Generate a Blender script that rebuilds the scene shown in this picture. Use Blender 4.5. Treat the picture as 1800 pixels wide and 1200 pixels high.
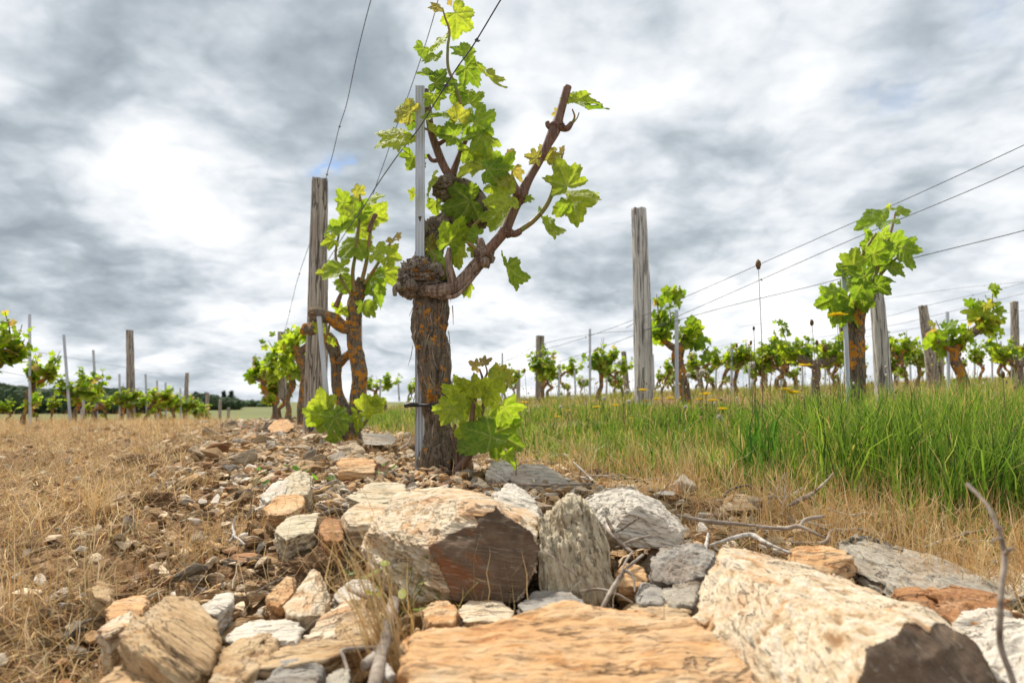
import bpy, bmesh, math, random
import numpy as np
from mathutils import Vector, Matrix

for o in list(bpy.data.objects): bpy.data.objects.remove(o)
SC = bpy.context.scene
COL = SC.collection
R = math.radians

# ------------------------------------------------------------------ camera
H = 0.245                       # camera height above the foot of the main vine
F = 1200.0                      # focal length in photo pixels (24 mm on full frame)
TILT = math.atan(105.0/1200.0)
cd = bpy.data.cameras.new('camera'); cam = bpy.data.objects.new('camera', cd); COL.objects.link(cam)
cam.location = (0, 0, H); cam.rotation_euler = (math.pi/2 + TILT, 0, 0)
cd.sensor_width = 36; cd.lens = 24; cd.clip_start = 0.05; cd.clip_end = 5000
cd.dof.use_dof = True; cd.dof.focus_distance = 1.6; cd.dof.aperture_fstop = 5.6
SC.camera = cam
SC.render.resolution_x = 1024; SC.render.resolution_y = 682
SC.view_settings.view_transform = 'Standard'; SC.view_settings.look = 'None'
SC.view_settings.exposure = 0.48; SC.view_settings.gamma = 1.0
SC.cycles.max_bounces = 6; SC.cycles.transparent_max_bounces = 8

def P(px, py, d):
    """point at forward distance d on the sight line through photo pixel (px, py)"""
    xc, yc = (px-900)/F, (600-py)/F
    dy = math.cos(TILT) - yc*math.sin(TILT); dz = math.sin(TILT) + yc*math.cos(TILT)
    s = d/dy
    return np.array([xc*s, d, H + dz*s])
def PV(px, py, d): return Vector(P(px, py, d))

# ------------------------------------------------------------------ node helpers
class NT:
    def __init__(s, nt): s.t = nt; s.n = nt.nodes; s.l = nt.links
    def node(s, typ, **kw):
        nd = s.n.new(typ)
        for k, v in kw.items():
            if k == 'inp':
                for a, b in v.items():
                    if isinstance(b, bpy.types.NodeSocket): s.l.new(b, nd.inputs[a])
                    else: nd.inputs[a].default_value = b
            else: setattr(nd, k, v)
        return nd
    def math(s, op, a, b=0.0, c=None, clamp=False):
        inp = {0: a, 1: b}
        if c is not None: inp[2] = c
        return s.node('ShaderNodeMath', operation=op, use_clamp=clamp, inp=inp).outputs[0]
    def vmath(s, op, a, b=(0, 0, 0)):
        nd = s.node('ShaderNodeVectorMath', operation=op, inp={0: a, 1: b})
        return nd.outputs['Value'] if op in ('DISTANCE', 'DOT_PRODUCT', 'LENGTH') else nd.outputs[0]
    def noise(s, vec, scale, detail=4, rough=.55, dist=0.0):
        return s.node('ShaderNodeTexNoise', inp={'Vector': vec, 'Scale': scale, 'Detail': detail, 'Roughness': rough, 'Distortion': dist}).outputs[0]
    def ramp(s, fac, stops, interp='LINEAR'):
        nd = s.node('ShaderNodeValToRGB', inp={0: fac}); cr = nd.color_ramp; cr.interpolation = interp
        while len(cr.elements) < len(stops): cr.elements.new(0.5)
        for e, (p, c) in zip(cr.elements, stops):
            e.position = p; e.color = (c, c, c, 1) if isinstance(c, (int, float)) else (*c, 1)
        return nd.outputs[0]
    def mix(s, fac, a, b, blend='MIX'):
        nd = s.node('ShaderNodeMix', data_type='RGBA', blend_type=blend)
        for k, v in ((0, fac), (6, a), (7, b)):
            if isinstance(v, bpy.types.NodeSocket): s.l.new(v, nd.inputs[k])
            else: nd.inputs[k].default_value = v if k == 0 else ((*v, 1) if len(v) == 3 else v)
        return nd.outputs[2]
    def mapping(s, vec, scale=(1, 1, 1), loc=(0, 0, 0), rot=(0, 0, 0)):
        return s.node('ShaderNodeMapping', inp={0: vec, 1: loc, 2: rot, 3: scale}).outputs[0]

# ------------------------------------------------------------------ sky (world) and sun
SUN_EL, SUN_AZ = 54, -38        # azimuth measured from +Y (ahead) towards +X; the sun is ahead-left
sun_dir = Vector((math.sin(R(SUN_AZ))*math.cos(R(SUN_EL)), math.cos(R(SUN_AZ))*math.cos(R(SUN_EL)), math.sin(R(SUN_EL))))
w = bpy.data.worlds.new('World'); SC.world = w; w.use_nodes = True
T = NT(w.node_tree); T.n.clear()
tc = T.node('ShaderNodeTexCoord').outputs['Generated']
sky = T.node('ShaderNodeTexSky', sky_type='NISHITA', sun_disc=False, sun_elevation=R(SUN_EL), sun_rotation=R(SUN_AZ))
sky.dust_density = 1.0; sky.ozone_density = 1.5
skyc = T.node('ShaderNodeVectorMath', operation='SCALE', inp={0: sky.outputs[0], 'Scale': 0.10}).outputs[0]
sep = T.node('ShaderNodeSeparateXYZ', inp={0: tc})
zz = T.math('ADD', T.math('MAXIMUM', sep.outputs[2], 0.0), 0.30)
flat = T.node('ShaderNodeCombineXYZ', inp={0: T.math('DIVIDE', sep.outputs[0], zz), 1: T.math('DIVIDE', sep.outputs[1], zz), 2: 0.0}).outputs[0]
warp = T.node('ShaderNodeTexNoise', inp={'Vector': flat, 'Scale': 1.6, 'Detail': 4, 'Roughness': .6})
wv = T.vmath('MULTIPLY', T.vmath('SUBTRACT', warp.outputs[1], (.5, .5, .5)), (.34, .34, .24))
dw = T.vmath('ADD', tc, wv)
n1 = T.noise(flat, 1.7, 6, .60, .0)
def puff(sc, off):
    return T.node('ShaderNodeTexVoronoi', feature='F1', normalize=True, inp={'Vector': T.vmath('ADD', T.vmath('ADD', flat, off), T.vmath('MULTIPLY', T.vmath('SUBTRACT', warp.outputs[1], (.5, .5, .5)), (.55, .55, .0))), 'Scale': sc, 'Detail': 2.0, 'Roughness': .5, 'Lacunarity': 2.3}).outputs['Distance']
v1 = puff(2.3, (3, 1, 0)); v2 = puff(5.2, (0, 5, 0))
n2 = T.noise(T.vmath('ADD', flat, (7.3, 2.1, 3.0)), 5.5, 5, .6, .0)
acc = T.math('ADD', T.math('MULTIPLY', T.math('SUBTRACT', n1, .5), 1.1), T.math('MULTIPLY', T.math('SUBTRACT', n2, .5), .45))
acc = T.math('ADD', acc, T.math('MULTIPLY', T.math('SUBTRACT', .36, v1), 1.15))
acc = T.math('ADD', acc, T.math('MULTIPLY', T.math('SUBTRACT', .36, v2), .75))
def sky_dir(px, py):
    v = PV(px, py, 1.0) - Vector((0, 0, H)); return tuple(v.normalized())
BL = [(240,190,130,.06),(420,240,90,.16),(300,385,110,.24),(400,450,90,.20),(350,70,210,-.25),(570,120,150,-.22),(90,60,140,-.09),
      (150,330,130,-.12),(130,470,140,-.26),(270,530,90,-.18),(420,590,110,-.26),(60,560,80,.22),(330,660,110,.20),(1120,230,150,.22),
      (1430,260,70,.20),(1390,120,120,.10),(1760,120,100,.12),(1130,50,130,-.12),(1010,470,110,-.26),(1330,390,140,-.24),(1580,60,110,-.08),
      (1620,330,120,-.18),(940,560,80,.22),(900,640,90,.26),(1250,600,160,.18),(1600,600,200,.16),(560,560,90,.18),(820,100,120,-.10)]
for (bx, by, br, bw) in BL:
    dd = T.math('DIVIDE', T.vmath('DISTANCE', dw, sky_dir(bx, by)), br*1.25/F)
    acc = T.math('ADD', acc, T.math('MULTIPLY', T.math('EXPONENT', T.math('MULTIPLY', T.math('MULTIPLY', dd, dd), -1.0)), bw))
den = T.math('ADD', T.math('MULTIPLY', acc, 1.35), .47, clamp=True)
cloud = T.ramp(den, [(0.0, (.24, .28, .32)), (.25, (.34, .385, .42)), (.45, (.47, .51, .55)), (.62, (.60, .63, .66)), (.80, (.72, .735, .75)), (.97, (.84, .85, .855))])
hole = None
for (bx, by, br, bw) in [(566,290,20,1.7),(592,274,13,1.4),(558,274,9,1.2),(1555,175,40,.30),(1735,20,50,.34)]:
    dd = T.math('DIVIDE', T.vmath('DISTANCE', T.vmath('ADD', tc, T.vmath('MULTIPLY', wv, (.55,.55,.55))), sky_dir(bx, by)), br/F)
    g = T.math('MULTIPLY', T.math('EXPONENT', T.math('MULTIPLY', T.math('MULTIPLY', dd, dd), -1.0)), bw)
    hole = g if hole is None else T.math('ADD', hole, g)
hole = T.math('MULTIPLY', hole, T.ramp(T.noise(flat, 16., 3, .6), [(.40, .1), (.55, 1.)]), clamp=True)
blue = T.mix(.5, skyc, (.20, .36, .66))
fin = T.mix(hole, cloud, blue)
bg = T.node('ShaderNodeBackground', inp={0: fin, 1: 1.0})
T.l.new(bg.outputs[0], T.node('ShaderNodeOutputWorld').inputs[0])

sd = bpy.data.lights.new('sun', 'SUN'); so = bpy.data.objects.new('sun', sd); COL.objects.link(so)
sd.energy = 4.0; sd.angle = R(5); sd.color = (1.0, .95, .86)
so.rotation_euler = (-sun_dir).to_track_quat('-Z', 'Y').to_euler(); so.location = (0, 0, 20)

# ------------------------------------------------------------------ numpy noise
def _h(ix, iy, iz, seed):
    n = (ix.astype(np.int64)*374761393 + iy.astype(np.int64)*668265263 + iz.astype(np.int64)*2147483647*3 + seed*1274126177) & 0xffffffff
    n = ((n ^ (n >> 13))*1274126177) & 0xffffffff
    n = ((n ^ (n >> 16))*2246822519) & 0xffffffff
    return ((n ^ (n >> 15)) & 0xffffff)/float(0xffffff)
def vn(p, seed=0):
    p = np.asarray(p, float); i = np.floor(p).astype(np.int64); f = p - i; u = f*f*f*(f*(f*6-15)+10)
    x, y, z = i[:, 0], i[:, 1], i[:, 2]; r = 0
    for dx in (0, 1):
        for dy in (0, 1):
            for dz in (0, 1):
                wgt = (u[:, 0] if dx else 1-u[:, 0])*(u[:, 1] if dy else 1-u[:, 1])*(u[:, 2] if dz else 1-u[:, 2])
                r = r + wgt*_h(x+dx, y+dy, z+dz, seed)
    return r*2-1
def fbm(p, octv=4, seed=0, rough=.5):
    p = np.asarray(p, float); a, s, t = 1.0, 0.0, 0.0
    for k in range(octv):
        s = s + a*vn(p*(2.03**k)+k*17.3, seed+k); t += a; a *= rough
    return s/t
def sstep(a, b, x): t = np.clip((x-a)/(b-a), 0, 1); return t*t*(3-2*t)

# ------------------------------------------------------------------ mesh helpers
class MB:
    """collects geometry, then links it as ONE mesh object"""
    def __init__(s): s.V = []; s.Q = []; s.T3 = []; s.C = []; s.n = 0
    def add(s, V, Q=None, T3=None, col=None):
        V = np.asarray(V, float).reshape(-1, 3)
        s.V.append(V)
        if Q is not None and len(Q): s.Q.append(np.asarray(Q, np.int64)+s.n)
        if T3 is not None and len(T3): s.T3.append(np.asarray(T3, np.int64)+s.n)
        if col is None: col = (.5, .5, .5)
        c = np.asarray(col, float)
        if c.ndim == 1: c = np.tile(c, (len(V), 1))
        s.C.append(c); s.n += len(V)
    def mesh(s, name, mat, smooth=True, origin=(0, 0, 0)):
        me = bpy.data.meshes.new(name)
        V = np.concatenate(s.V) - np.asarray(origin, float)
        Q = np.concatenate(s.Q) if s.Q else np.zeros((0, 4), np.int64)
        T3 = np.concatenate(s.T3) if s.T3 else np.zeros((0, 3), np.int64)
        me.vertices.add(len(V)); me.vertices.foreach_set('co', V.ravel().astype(np.float32))
        loops = np.concatenate([Q.ravel(), T3.ravel()]).astype(np.int32)
        me.loops.add(len(loops)); me.loops.foreach_set('vertex_index', loops)
        tot = np.concatenate([np.full(len(Q), 4), np.full(len(T3), 3)]).astype(np.int32)
        st = np.concatenate([[0], np.cumsum(tot)[:-1]]).astype(np.int32)
        me.polygons.add(len(tot)); me.polygons.foreach_set('loop_start', st); me.polygons.foreach_set('loop_total', tot)
        me.polygons.foreach_set('use_smooth', np.full(len(tot), smooth))
        me.update(calc_edges=True)
        C = np.concatenate(s.C); at = me.attributes.new('col', 'FLOAT_COLOR', 'POINT')
        at.data.foreach_set('color', np.concatenate([C, np.ones((len(C), 1))], 1).ravel().astype(np.float32))
        if mat: me.materials.append(mat)
        return me
    def build(s, name, mat, parent=None, smooth=True, origin=None):
        """origin: world point of the object (top-level) ; children take the parent's location as origin"""
        if parent is not None: org = np.array(parent.location)
        else: org = np.zeros(3) if origin is None else np.asarray(origin, float)
        o = bpy.data.objects.new(name, s.mesh(name, mat, smooth, org)); COL.objects.link(o)
        if parent is not None: o.parent = parent
        else: o.location = org
        return o
def tag(o, label=None, cat=None, group=None, kind=None):
    for k, v in (('label', label), ('category', cat), ('group', group), ('kind', kind)):
        if v: o[k] = v
    return o
def thing(name, label, cat, loc, group=None):
    o = bpy.data.objects.new(name, None); COL.objects.link(o); o.location = loc; o.empty_display_size = .05
    return tag(o, label, cat, group)
def copy_tree(o, parent=None):
    c = o.copy(); COL.objects.link(c); c.parent = parent
    for ch in o.children: copy_tree(ch, c)
    return c

def catmull(pts, n):
    pts = np.asarray(pts, float); m = len(pts)
    if m == 2: 
        t = np.linspace(0, 1, n)[:, None]; return pts[0]*(1-t)+pts[1]*t
    q = np.vstack([2*pts[0]-pts[1], pts, 2*pts[-1]-pts[-2]])
    u = np.linspace(0, m-1-1e-9, n); i = u.astype(int); t = (u-i)[:, None]
    p0, p1, p2, p3 = q[i], q[i+1], q[i+2], q[i+3]
    return .5*((2*p1)+(-p0+p2)*t+(2*p0-5*p1+4*p2-p3)*t*t+(-p0+3*p1-3*p2+p3)*t**3)
def sweep(pts, rad, nseg=8, n=None, rough=0.0, seed=0, freq=40., ridg=0.0, tipclose=True):
    """tapered tube along a smooth curve; returns V, quads, tris.  rad: per control point"""
    pts = np.asarray(pts, float); rad = np.asarray(rad, float)
    if rad.ndim == 0: rad = np.full(len(pts), float(rad))
    if n is None: n = max(4, 4*len(pts))
    Rr = catmull(np.stack([rad, rad, rad], 1), n)[:, 0]; Rr = np.maximum(Rr, rad.min()*.3)
    C = catmull(pts, n)
    Tn = np.gradient(C, axis=0); Tn /= np.linalg.norm(Tn, axis=1)[:, None]+1e-12
    up = np.array([0, 0, 1.]) if abs(Tn[0, 2]) < .9 else np.array([0, -1., 0])
    N = np.zeros_like(C); v = np.cross(Tn[0], up); v /= np.linalg.norm(v)
    for i in range(n):
        v = v - Tn[i]*np.dot(v, Tn[i]); v /= np.linalg.norm(v)+1e-12; N[i] = v
    B = np.cross(Tn, N)
    a = np.linspace(0, 2*math.pi, nseg, endpoint=False)
    L = np.concatenate([[0], np.cumsum(np.linalg.norm(np.diff(C, axis=0), axis=1))])
    ca, sa = np.cos(a), np.sin(a)
    rr = np.tile(Rr[:, None], (1, nseg))
    if rough or ridg:
        q = np.stack([np.tile(ca, (n, 1))*Rr[:, None]*freq, np.tile(sa, (n, 1))*Rr[:, None]*freq, np.tile(L[:, None]*freq, (1, nseg))], -1).reshape(-1, 3)
        if rough: rr = rr*(1+rough*fbm(q*[.5, .5, .35], 3, seed).reshape(n, nseg))
        if ridg:
            tw = q.copy(); tw[:, 2] *= .22
            tw[:, :2] += .35*vn(q*.25, seed+9)[:, None]
            r_ = 1-np.abs(vn(tw*1.5, seed+3))*2
            r2 = 1-np.abs(vn(tw*[3.2, 3.2, 4.0], seed+5))*2
            rr = rr + (ridg*(r_ + .5*r2 - .75)).reshape(n, nseg)
    V = C[:, None, :] + rr[..., None]*(ca[None, :, None]*N[:, None, :] + sa[None, :, None]*B[:, None, :])
    V = V.reshape(-1, 3)
    i = np.arange(n-1)[:, None]*nseg; j = np.arange(nseg)[None]; j2 = (j+1) % nseg
    Q = np.stack([i+j, i+j2, i+nseg+j2, i+nseg+j], -1).reshape(-1, 4)
    c0, c1 = len(V), len(V)+1
    V = np.vstack([V, C[0], C[-1]])
    jj = np.arange(nseg); k2 = (jj+1) % nseg
    T3 = np.vstack([np.stack([np.full(nseg, c0), k2, jj], 1), np.stack([np.full(nseg, c1), (n-1)*nseg+jj, (n-1)*nseg+k2], 1)])
    return V, Q, T3
def tube(mb, pts, rad, col=None, **kw):
    V, Q, T3 = sweep(pts, rad, **kw); mb.add(V, Q, T3, col)
# ------------------------------------------------------------------ materials
def new_mat(name):
    m = bpy.data.materials.new(name); m.use_nodes = True; t = NT(m.node_tree); t.n.clear()
    return m, t
def finish(t, col, rough=.9, bump=None, bstr=.5, bdist=.002, spec=.25):
    b = t.node('ShaderNodeBsdfPrincipled', inp={'Base Color': col, 'Roughness': rough, 'Specular IOR Level': spec})
    if bump is not None:
        t.l.new(t.node('ShaderNodeBump', inp={'Height': bump, 'Strength': bstr, 'Distance': bdist}).outputs[0], b.inputs['Normal'])
    t.l.new(b.outputs[0], t.node('ShaderNodeOutputMaterial').inputs[0]); return b

def rock_mat(name, a, b, c, stain=(.42, .18, .07), stain_amt=.5, dark=(.10, .075, .055), strat=1.0, usecol=False, xs=9):
    """layered schist: layers lie across the stone's own local z"""
    m, t = new_mat(name)
    oc = t.node('ShaderNodeTexCoord').outputs['Object']
    oi = t.node('ShaderNodeObjectInfo')
    off = t.vmath('MULTIPLY', t.node('ShaderNodeCombineXYZ', inp={0: oi.outputs['Random'], 1: oi.outputs['Random'], 2: oi.outputs['Random']}).outputs[0], (9., 5., 7.))
    p = t.vmath('ADD', oc, off)
    st = t.mapping(p, (xs, 42, 110*strat))
    ns = t.noise(st, 1.0, 6, .58, .4)
    nb = t.noise(t.mapping(p, (xs*.8, 26, 34)), 1.0, 4, .6, .3)
    nf = t.noise(p, 190.0, 4, .65)
    ncr = t.noise(t.mapping(p, (7, 34, 80*strat)), 1.0, 3, .5, .5)
    if usecol:
        base0 = t.node('ShaderNodeAttribute', attribute_name='col').outputs['Color']
    else: base0 = None
    if usecol == 'obj': base0 = oi.outputs['Color']
    if base0 is None:
        col = t.ramp(ns, [(.36, c), (.46, b), (.57, a)])
        col = t.mix(t.ramp(nb, [(.42, 0.), (.60, 1.)]), col, t.mix(.5, a, b))
    else:
        col = t.mix(t.ramp(ns, [(.32, .55), (.55, 0.)]), base0, t.mix(.45, base0, (.20, .12, .07), 'MIX'))
        col = t.mix(t.ramp(nb, [(.45, 0.), (.62, .5)]), col, t.mix(.5, base0, (.66, .58, .44)))
    sn = t.noise(t.mapping(p, (xs*.4, 15, 36)), 1.0, 5, .62, .5)
    col = t.mix(t.math('MULTIPLY', t.ramp(sn, [(.50, 0.), (.64, 1.)]), stain_amt), col, stain)
    # thin mineral cracks between the layers, a property of the stone
    crack = t.ramp(t.math('ABSOLUTE', t.math('SUBTRACT', ncr, .5)), [(.0, 1.), (.009, 1.), (.022, 0.)])
    msk = t.ramp(nb, [(.46, 0.), (.54, 1.)])
    col = t.mix(t.math('MULTIPLY', t.math('MULTIPLY', crack, msk), .55), col, (.07, .05, .035))
    col = t.mix(t.ramp(nf, [(.30, .28), (.44, 0.), (.62, 0.), (.75, .15)]), col, t.mix(t.ramp(nf, [(.49, 0.), (.51, 1.)]), (.12, .09, .06), (.8, .76, .68)))
    if not usecol:
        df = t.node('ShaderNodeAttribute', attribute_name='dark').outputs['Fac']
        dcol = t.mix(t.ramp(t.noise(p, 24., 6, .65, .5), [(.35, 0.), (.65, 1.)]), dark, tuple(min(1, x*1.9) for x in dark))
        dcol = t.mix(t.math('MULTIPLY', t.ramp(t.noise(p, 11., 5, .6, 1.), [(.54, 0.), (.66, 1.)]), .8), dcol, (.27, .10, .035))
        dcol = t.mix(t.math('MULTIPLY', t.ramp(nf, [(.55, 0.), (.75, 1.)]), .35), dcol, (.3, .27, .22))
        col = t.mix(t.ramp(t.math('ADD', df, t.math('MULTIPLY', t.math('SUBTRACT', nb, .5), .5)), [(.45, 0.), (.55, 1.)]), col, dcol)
    nx = t.noise(t.mapping(p, (xs*2.8, 150, 380*strat)), 1.0, 4, .6, .6)
    col = t.mix(t.ramp(nx, [(.30, .62), (.44, 0.), (.58, 0.), (.72, .3)]), col, t.mix(t.ramp(nx, [(.49, 0.), (.51, 1.)]), (.15, .095, .05), (.80, .74, .62)))
    pit = t.ramp(t.noise(t.mapping(p, (xs*4, 130, 220)), 1.0, 3, .6), [(.24, 1.), (.30, 0.)])
    col = t.mix(t.math('MULTIPLY', pit, .7), col, (.06, .042, .03))
    col = t.vmath('MULTIPLY', col, (.78, .73, .675))
    h = t.math('SUBTRACT', t.math('ADD', t.math('MULTIPLY', ns, 1.0), t.math('ADD', t.math('MULTIPLY', nx, .35), t.math('MULTIPLY', nf, .08))), t.math('MULTIPLY', pit, .25))
    h = t.math('SUBTRACT', h, t.math('MULTIPLY', t.math('MULTIPLY', crack, msk), .35))
    if not usecol: h = t.math('ADD', t.math('MULTIPLY', h, t.math('SUBTRACT', 1.0, t.math('MULTIPLY', df, .72))), t.math('MULTIPLY', nf, .06))
    finish(t, col, .9, h, .9, .007)
    return m
M = {}
M['rock_orange'] = rock_mat('rock_orange', (.74, .50, .28), (.62, .34, .14), (.38, .17, .07), (.80, .66, .46), .5, (.34, .28, .20), xs=14)
M['rock_cream'] = rock_mat('rock_cream', (.80, .73, .60), (.71, .57, .38), (.38, .24, .13), (.62, .31, .11), .6, (.105, .075, .052), xs=3.5)
M['rock_white'] = rock_mat('rock_white', (.78, .75, .68), (.68, .65, .58), (.36, .34, .30), (.50, .33, .18), .25, (.25, .22, .18))
M['rock_pale'] = rock_mat('rock_pale', (.70, .64, .49), (.60, .54, .40), (.34, .30, .22), (.50, .30, .12), .35, (.3, .25, .18), .5)
M['rock_grey'] = rock_mat('rock_grey', (.52, .49, .42), (.40, .375, .325), (.19, .175, .15), (.40, .24, .12), .35, (.18, .17, .16))
M['rock_blue'] = rock_mat('rock_blue', (.44, .42, .385), (.31, .305, .29), (.15, .15, .145), (.34, .22, .13), .35, (.12, .12, .12))
M['rock_rust'] = rock_mat('rock_rust', (.50, .27, .12), (.34, .15, .06), (.20, .08, .04), (.60, .40, .25), .45, (.14, .07, .04))
M['rock_tan'] = rock_mat('rock_tan', (.62, .48, .30), (.52, .34, .17), (.26, .15, .075), (.66, .56, .42), .5, (.16, .10, .055))
M['stone'] = rock_mat('stone', (0,0,0), (0,0,0), (0,0,0), (.45, .25, .12), .30, usecol='obj')
M['gravel'] = rock_mat('gravel', (0,0,0), (0,0,0), (0,0,0), (.42, .24, .12), .15, usecol=True)

def bark_mat(name, lich, lo=(.035, .026, .020), hi=(.215, .165, .115), lscale=30.):
    m, t = new_mat(name)
    geo = t.node('ShaderNodeTexCoord').outputs['Object']
    st = t.mapping(geo, (120, 120, 16)); ns = t.noise(st, 1.0, 5, .65, .8)
    nf = t.noise(geo, 260., 4, .6)
    col = t.ramp(ns, [(.36, lo), (.50, tuple(.55*x+.45*y for x, y in zip(hi, lo))), (.66, hi)])
    col = t.mix(t.ramp(nf, [(.5, 0.), (.8, .5)]), col, (.34, .31, .26))
    n2 = t.noise(geo, lscale, 5, .62, .3); n3 = t.noise(geo, lscale*3.2, 3, .6)
    lm = t.math('ADD', n2, t.math('MULTIPLY', t.math('SUBTRACT', n3, .5), .45))
    lm = t.math('ADD', lm, t.math('MULTIPLY', t.math('SUBTRACT', t.noise(geo, 7.5, 2, .5), .5), .75))
    lm = t.ramp(lm, [(lich, 0.), (lich+.035, 1.)])
    col = t.mix(lm, col, t.mix(n3, (.36, .125, .012), (.52, .24, .03)))
    col = t.mix(t.ramp(t.noise(geo, lscale*.8+3, 3), [(.62, 0.), (.68, .6)]), col, (.22, .21, .13))
    h = t.math('ADD', ns, t.math('MULTIPLY', nf, .3))
    finish(t, col, .92, h, .9, .004, .15); return m
M['bark'] = bark_mat('bark', .625, lscale=36.)
M['bark_lichen'] = bark_mat('bark_lichen', .555, lscale=42.)
M['bark_far'] = bark_mat('bark_far', .53, lscale=24.)
M['bark_dark'] = bark_mat('bark_dark', .70, (.028, .020, .015), (.30, .24, .185))

def simple(name, a, b, scale, stretch=(1, 1, 1), rough=.8, bstr=.5, bdist=.001, spec=.25, lo=.35, hi=.65):
    m, t = new_mat(name); oc = t.node('ShaderNodeTexCoord').outputs['Object']
    n = t.noise(t.mapping(oc, stretch), scale, 5, .62, .4)
    finish(t, t.ramp(n, [(lo, a), (hi, b)]), rough, n, bstr, bdist, spec); return m
M['cane'] = simple('cane', (.060, .026, .016), (.23, .12, .075), 60., (3, 3, .35), .55, .4, .0015, .4)
M['cane_peel'] = simple('cane_peel', (.075, .042, .03), (.34, .25, .19), 40., (3, 3, .4), .8, .9, .004, .2)
M['shoot'] = simple('shoot', (.16, .20, .04), (.27, .13, .05), 20., (1, 1, 1), .5, .2, .001, .4)
M['twig'] = simple('twig', (.13, .095, .07), (.42, .35, .28), 35., (1, 1, 1), .85, .6, .002)
M['drift'] = simple('drift', (.28, .24, .20), (.62, .57, .50), 45., (2.5, 2.5, .5), .85, .8, .003)
M['zinc'] = simple('zinc', (.36, .39, .44), (.52, .55, .60), 30., (1, 1, .15), .42, .15, .0005, .5)
M['zinc'].node_tree.nodes['Principled BSDF'].inputs['Metallic'].default_value = 0
M['wire'] = simple('wire', (.035, .037, .045), (.09, .09, .10), 50., (1, 1, 1), .5, .1, .0005, .4)
M['rubber'] = simple('rubber', (.012, .012, .013), (.03, .03, .03), 50., (1, 1, 1), .5, .1, .0005, .4)
M['char'] = simple('char', (.008, .008, .009), (.05, .048, .045), 60., (1, 1, 1), .7, .9, .004, .4)
M['clod'] = simple('clod', (.10, .058, .030), (.29, .18, .10), 70., (1, 1, 1), .95, 1., .006, .1)

def post_mat(name, lo, mid, hi):
    m, t = new_mat(name); oc = t.node('ShaderNodeTexCoord').outputs['Object']
    g = t.noise(t.mapping(oc, (90, 90, 3.2)), 1.0, 6, .65, .7)
    big = t.noise(t.mapping(oc, (14, 14, 2.)), 1.0, 4, .6)
    crack = t.noise(t.mapping(oc, (46, 46, 1.3)), 1.0, 3, .5, .5)
    ck = t.ramp(t.math('ABSOLUTE', t.math('SUBTRACT', crack, .5)), [(0., 1.), (.012, 1.), (.035, 0.)])
    col = t.ramp(t.math('ADD', t.math('MULTIPLY', g, .7), t.math('MULTIPLY', big, .3)), [(.34, lo), (.50, mid), (.64, hi)])
    col = t.mix(t.math('MULTIPLY', ck, .85), col, tuple(x*.28 for x in lo))
    col = t.mix(t.ramp(t.noise(oc, 9., 4, .6), [(.58, 0.), (.70, .35)]), col, (.16, .12, .08))
    h = t.math('SUBTRACT', g, t.math('MULTIPLY', ck, .7))
    finish(t, col, .88, h, .9, .006, .15); return m
M['post'] = post_mat('post', (.20, .165, .13), (.37, .325, .27), (.52, .47, .41))
M['post_pale'] = post_mat('post_pale', (.28, .255, .23), (.50, .47, .43), (.66, .63, .59))

def leaf_mat(name, src):
    """thin blade: reflects and lets light through; colour from the leaf, veins from the mesh"""
    m, t = new_mat(name)
    oc = t.node('ShaderNodeTexCoord').outputs['Object']
    if src == 'obj':
        base = t.node('ShaderNodeObjectInfo').outputs['Color']
        vein = t.node('ShaderNodeAttribute', attribute_name='col').outputs['Fac']
    else:
        base = t.node('ShaderNodeAttribute', attribute_name='col').outputs['Color']; vein = None
    n = t.noise(oc, 5.0 if src == 'obj' else 30., 5, .6, .3)
    dk = t.vmath('MULTIPLY', base, (.62, .72, .6)); lt = t.vmath('MULTIPLY', base, (1.3, 1.2, 1.1))
    col = t.mix(t.ramp(n, [(.35, 0.), (.65, 1.)]), dk, lt)
    if vein is not None:
        col = t.mix(t.math('MULTIPLY', vein, .55), col, (.50, .56, .18))
    tr = t.vmath('MULTIPLY', col, (1.75, 1.68, .7))
    if vein is not None: tr = t.mix(t.math('MULTIPLY', vein, .5), tr, t.vmath('MULTIPLY', tr, (.5, .45, .5)))
    pb = t.node('ShaderNodeBsdfPrincipled', inp={'Base Color': col, 'Roughness': .48, 'Specular IOR Level': .35})
    fine = t.noise(oc, 32.0 if src == 'obj' else 200., 3, .6)
    hh = fine if vein is None else t.math('ADD', t.math('MULTIPLY', fine, .5), t.math('MULTIPLY', vein, -.6))
    t.l.new(t.node('ShaderNodeBump', inp={'Height': hh, 'Strength': .45, 'Distance': .03 if src == 'obj' else .002}).outputs[0], pb.inputs['Normal'])
    tb = t.node('ShaderNodeBsdfTranslucent', inp={0: tr})
    mx = t.node('ShaderNodeMixShader', inp={0: .58, 1: pb.outputs[0], 2: tb.outputs[0]})
    t.l.new(mx.outputs[0], t.node('ShaderNodeOutputMaterial').inputs[0]); return m
M['leaf'] = leaf_mat('leaf', 'obj'); M['foliage'] = leaf_mat('foliage', 'attr')
def blade_mat(name, trans, mul=(1.25, 1.25, .9), rough=.55):
    m, t = new_mat(name)
    base = t.node('ShaderNodeAttribute', attribute_name='col').outputs['Color']
    pb = t.node('ShaderNodeBsdfPrincipled', inp={'Base Color': base, 'Roughness': rough, 'Specular IOR Level': .25})
    tb = t.node('ShaderNodeBsdfTranslucent', inp={0: t.vmath('MULTIPLY', base, mul)})
    mx = t.node('ShaderNodeMixShader', inp={0: trans, 1: pb.outputs[0], 2: tb.outputs[0]})
    t.l.new(mx.outputs[0], t.node('ShaderNodeOutputMaterial').inputs[0]); return m
M['grass'] = blade_mat('grass', .45); M['straw'] = blade_mat('straw', .25, (1.1, 1.0, .85), .7)
M['petal'] = blade_mat('petal', .3, (1, 1, 1), .6)

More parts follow.
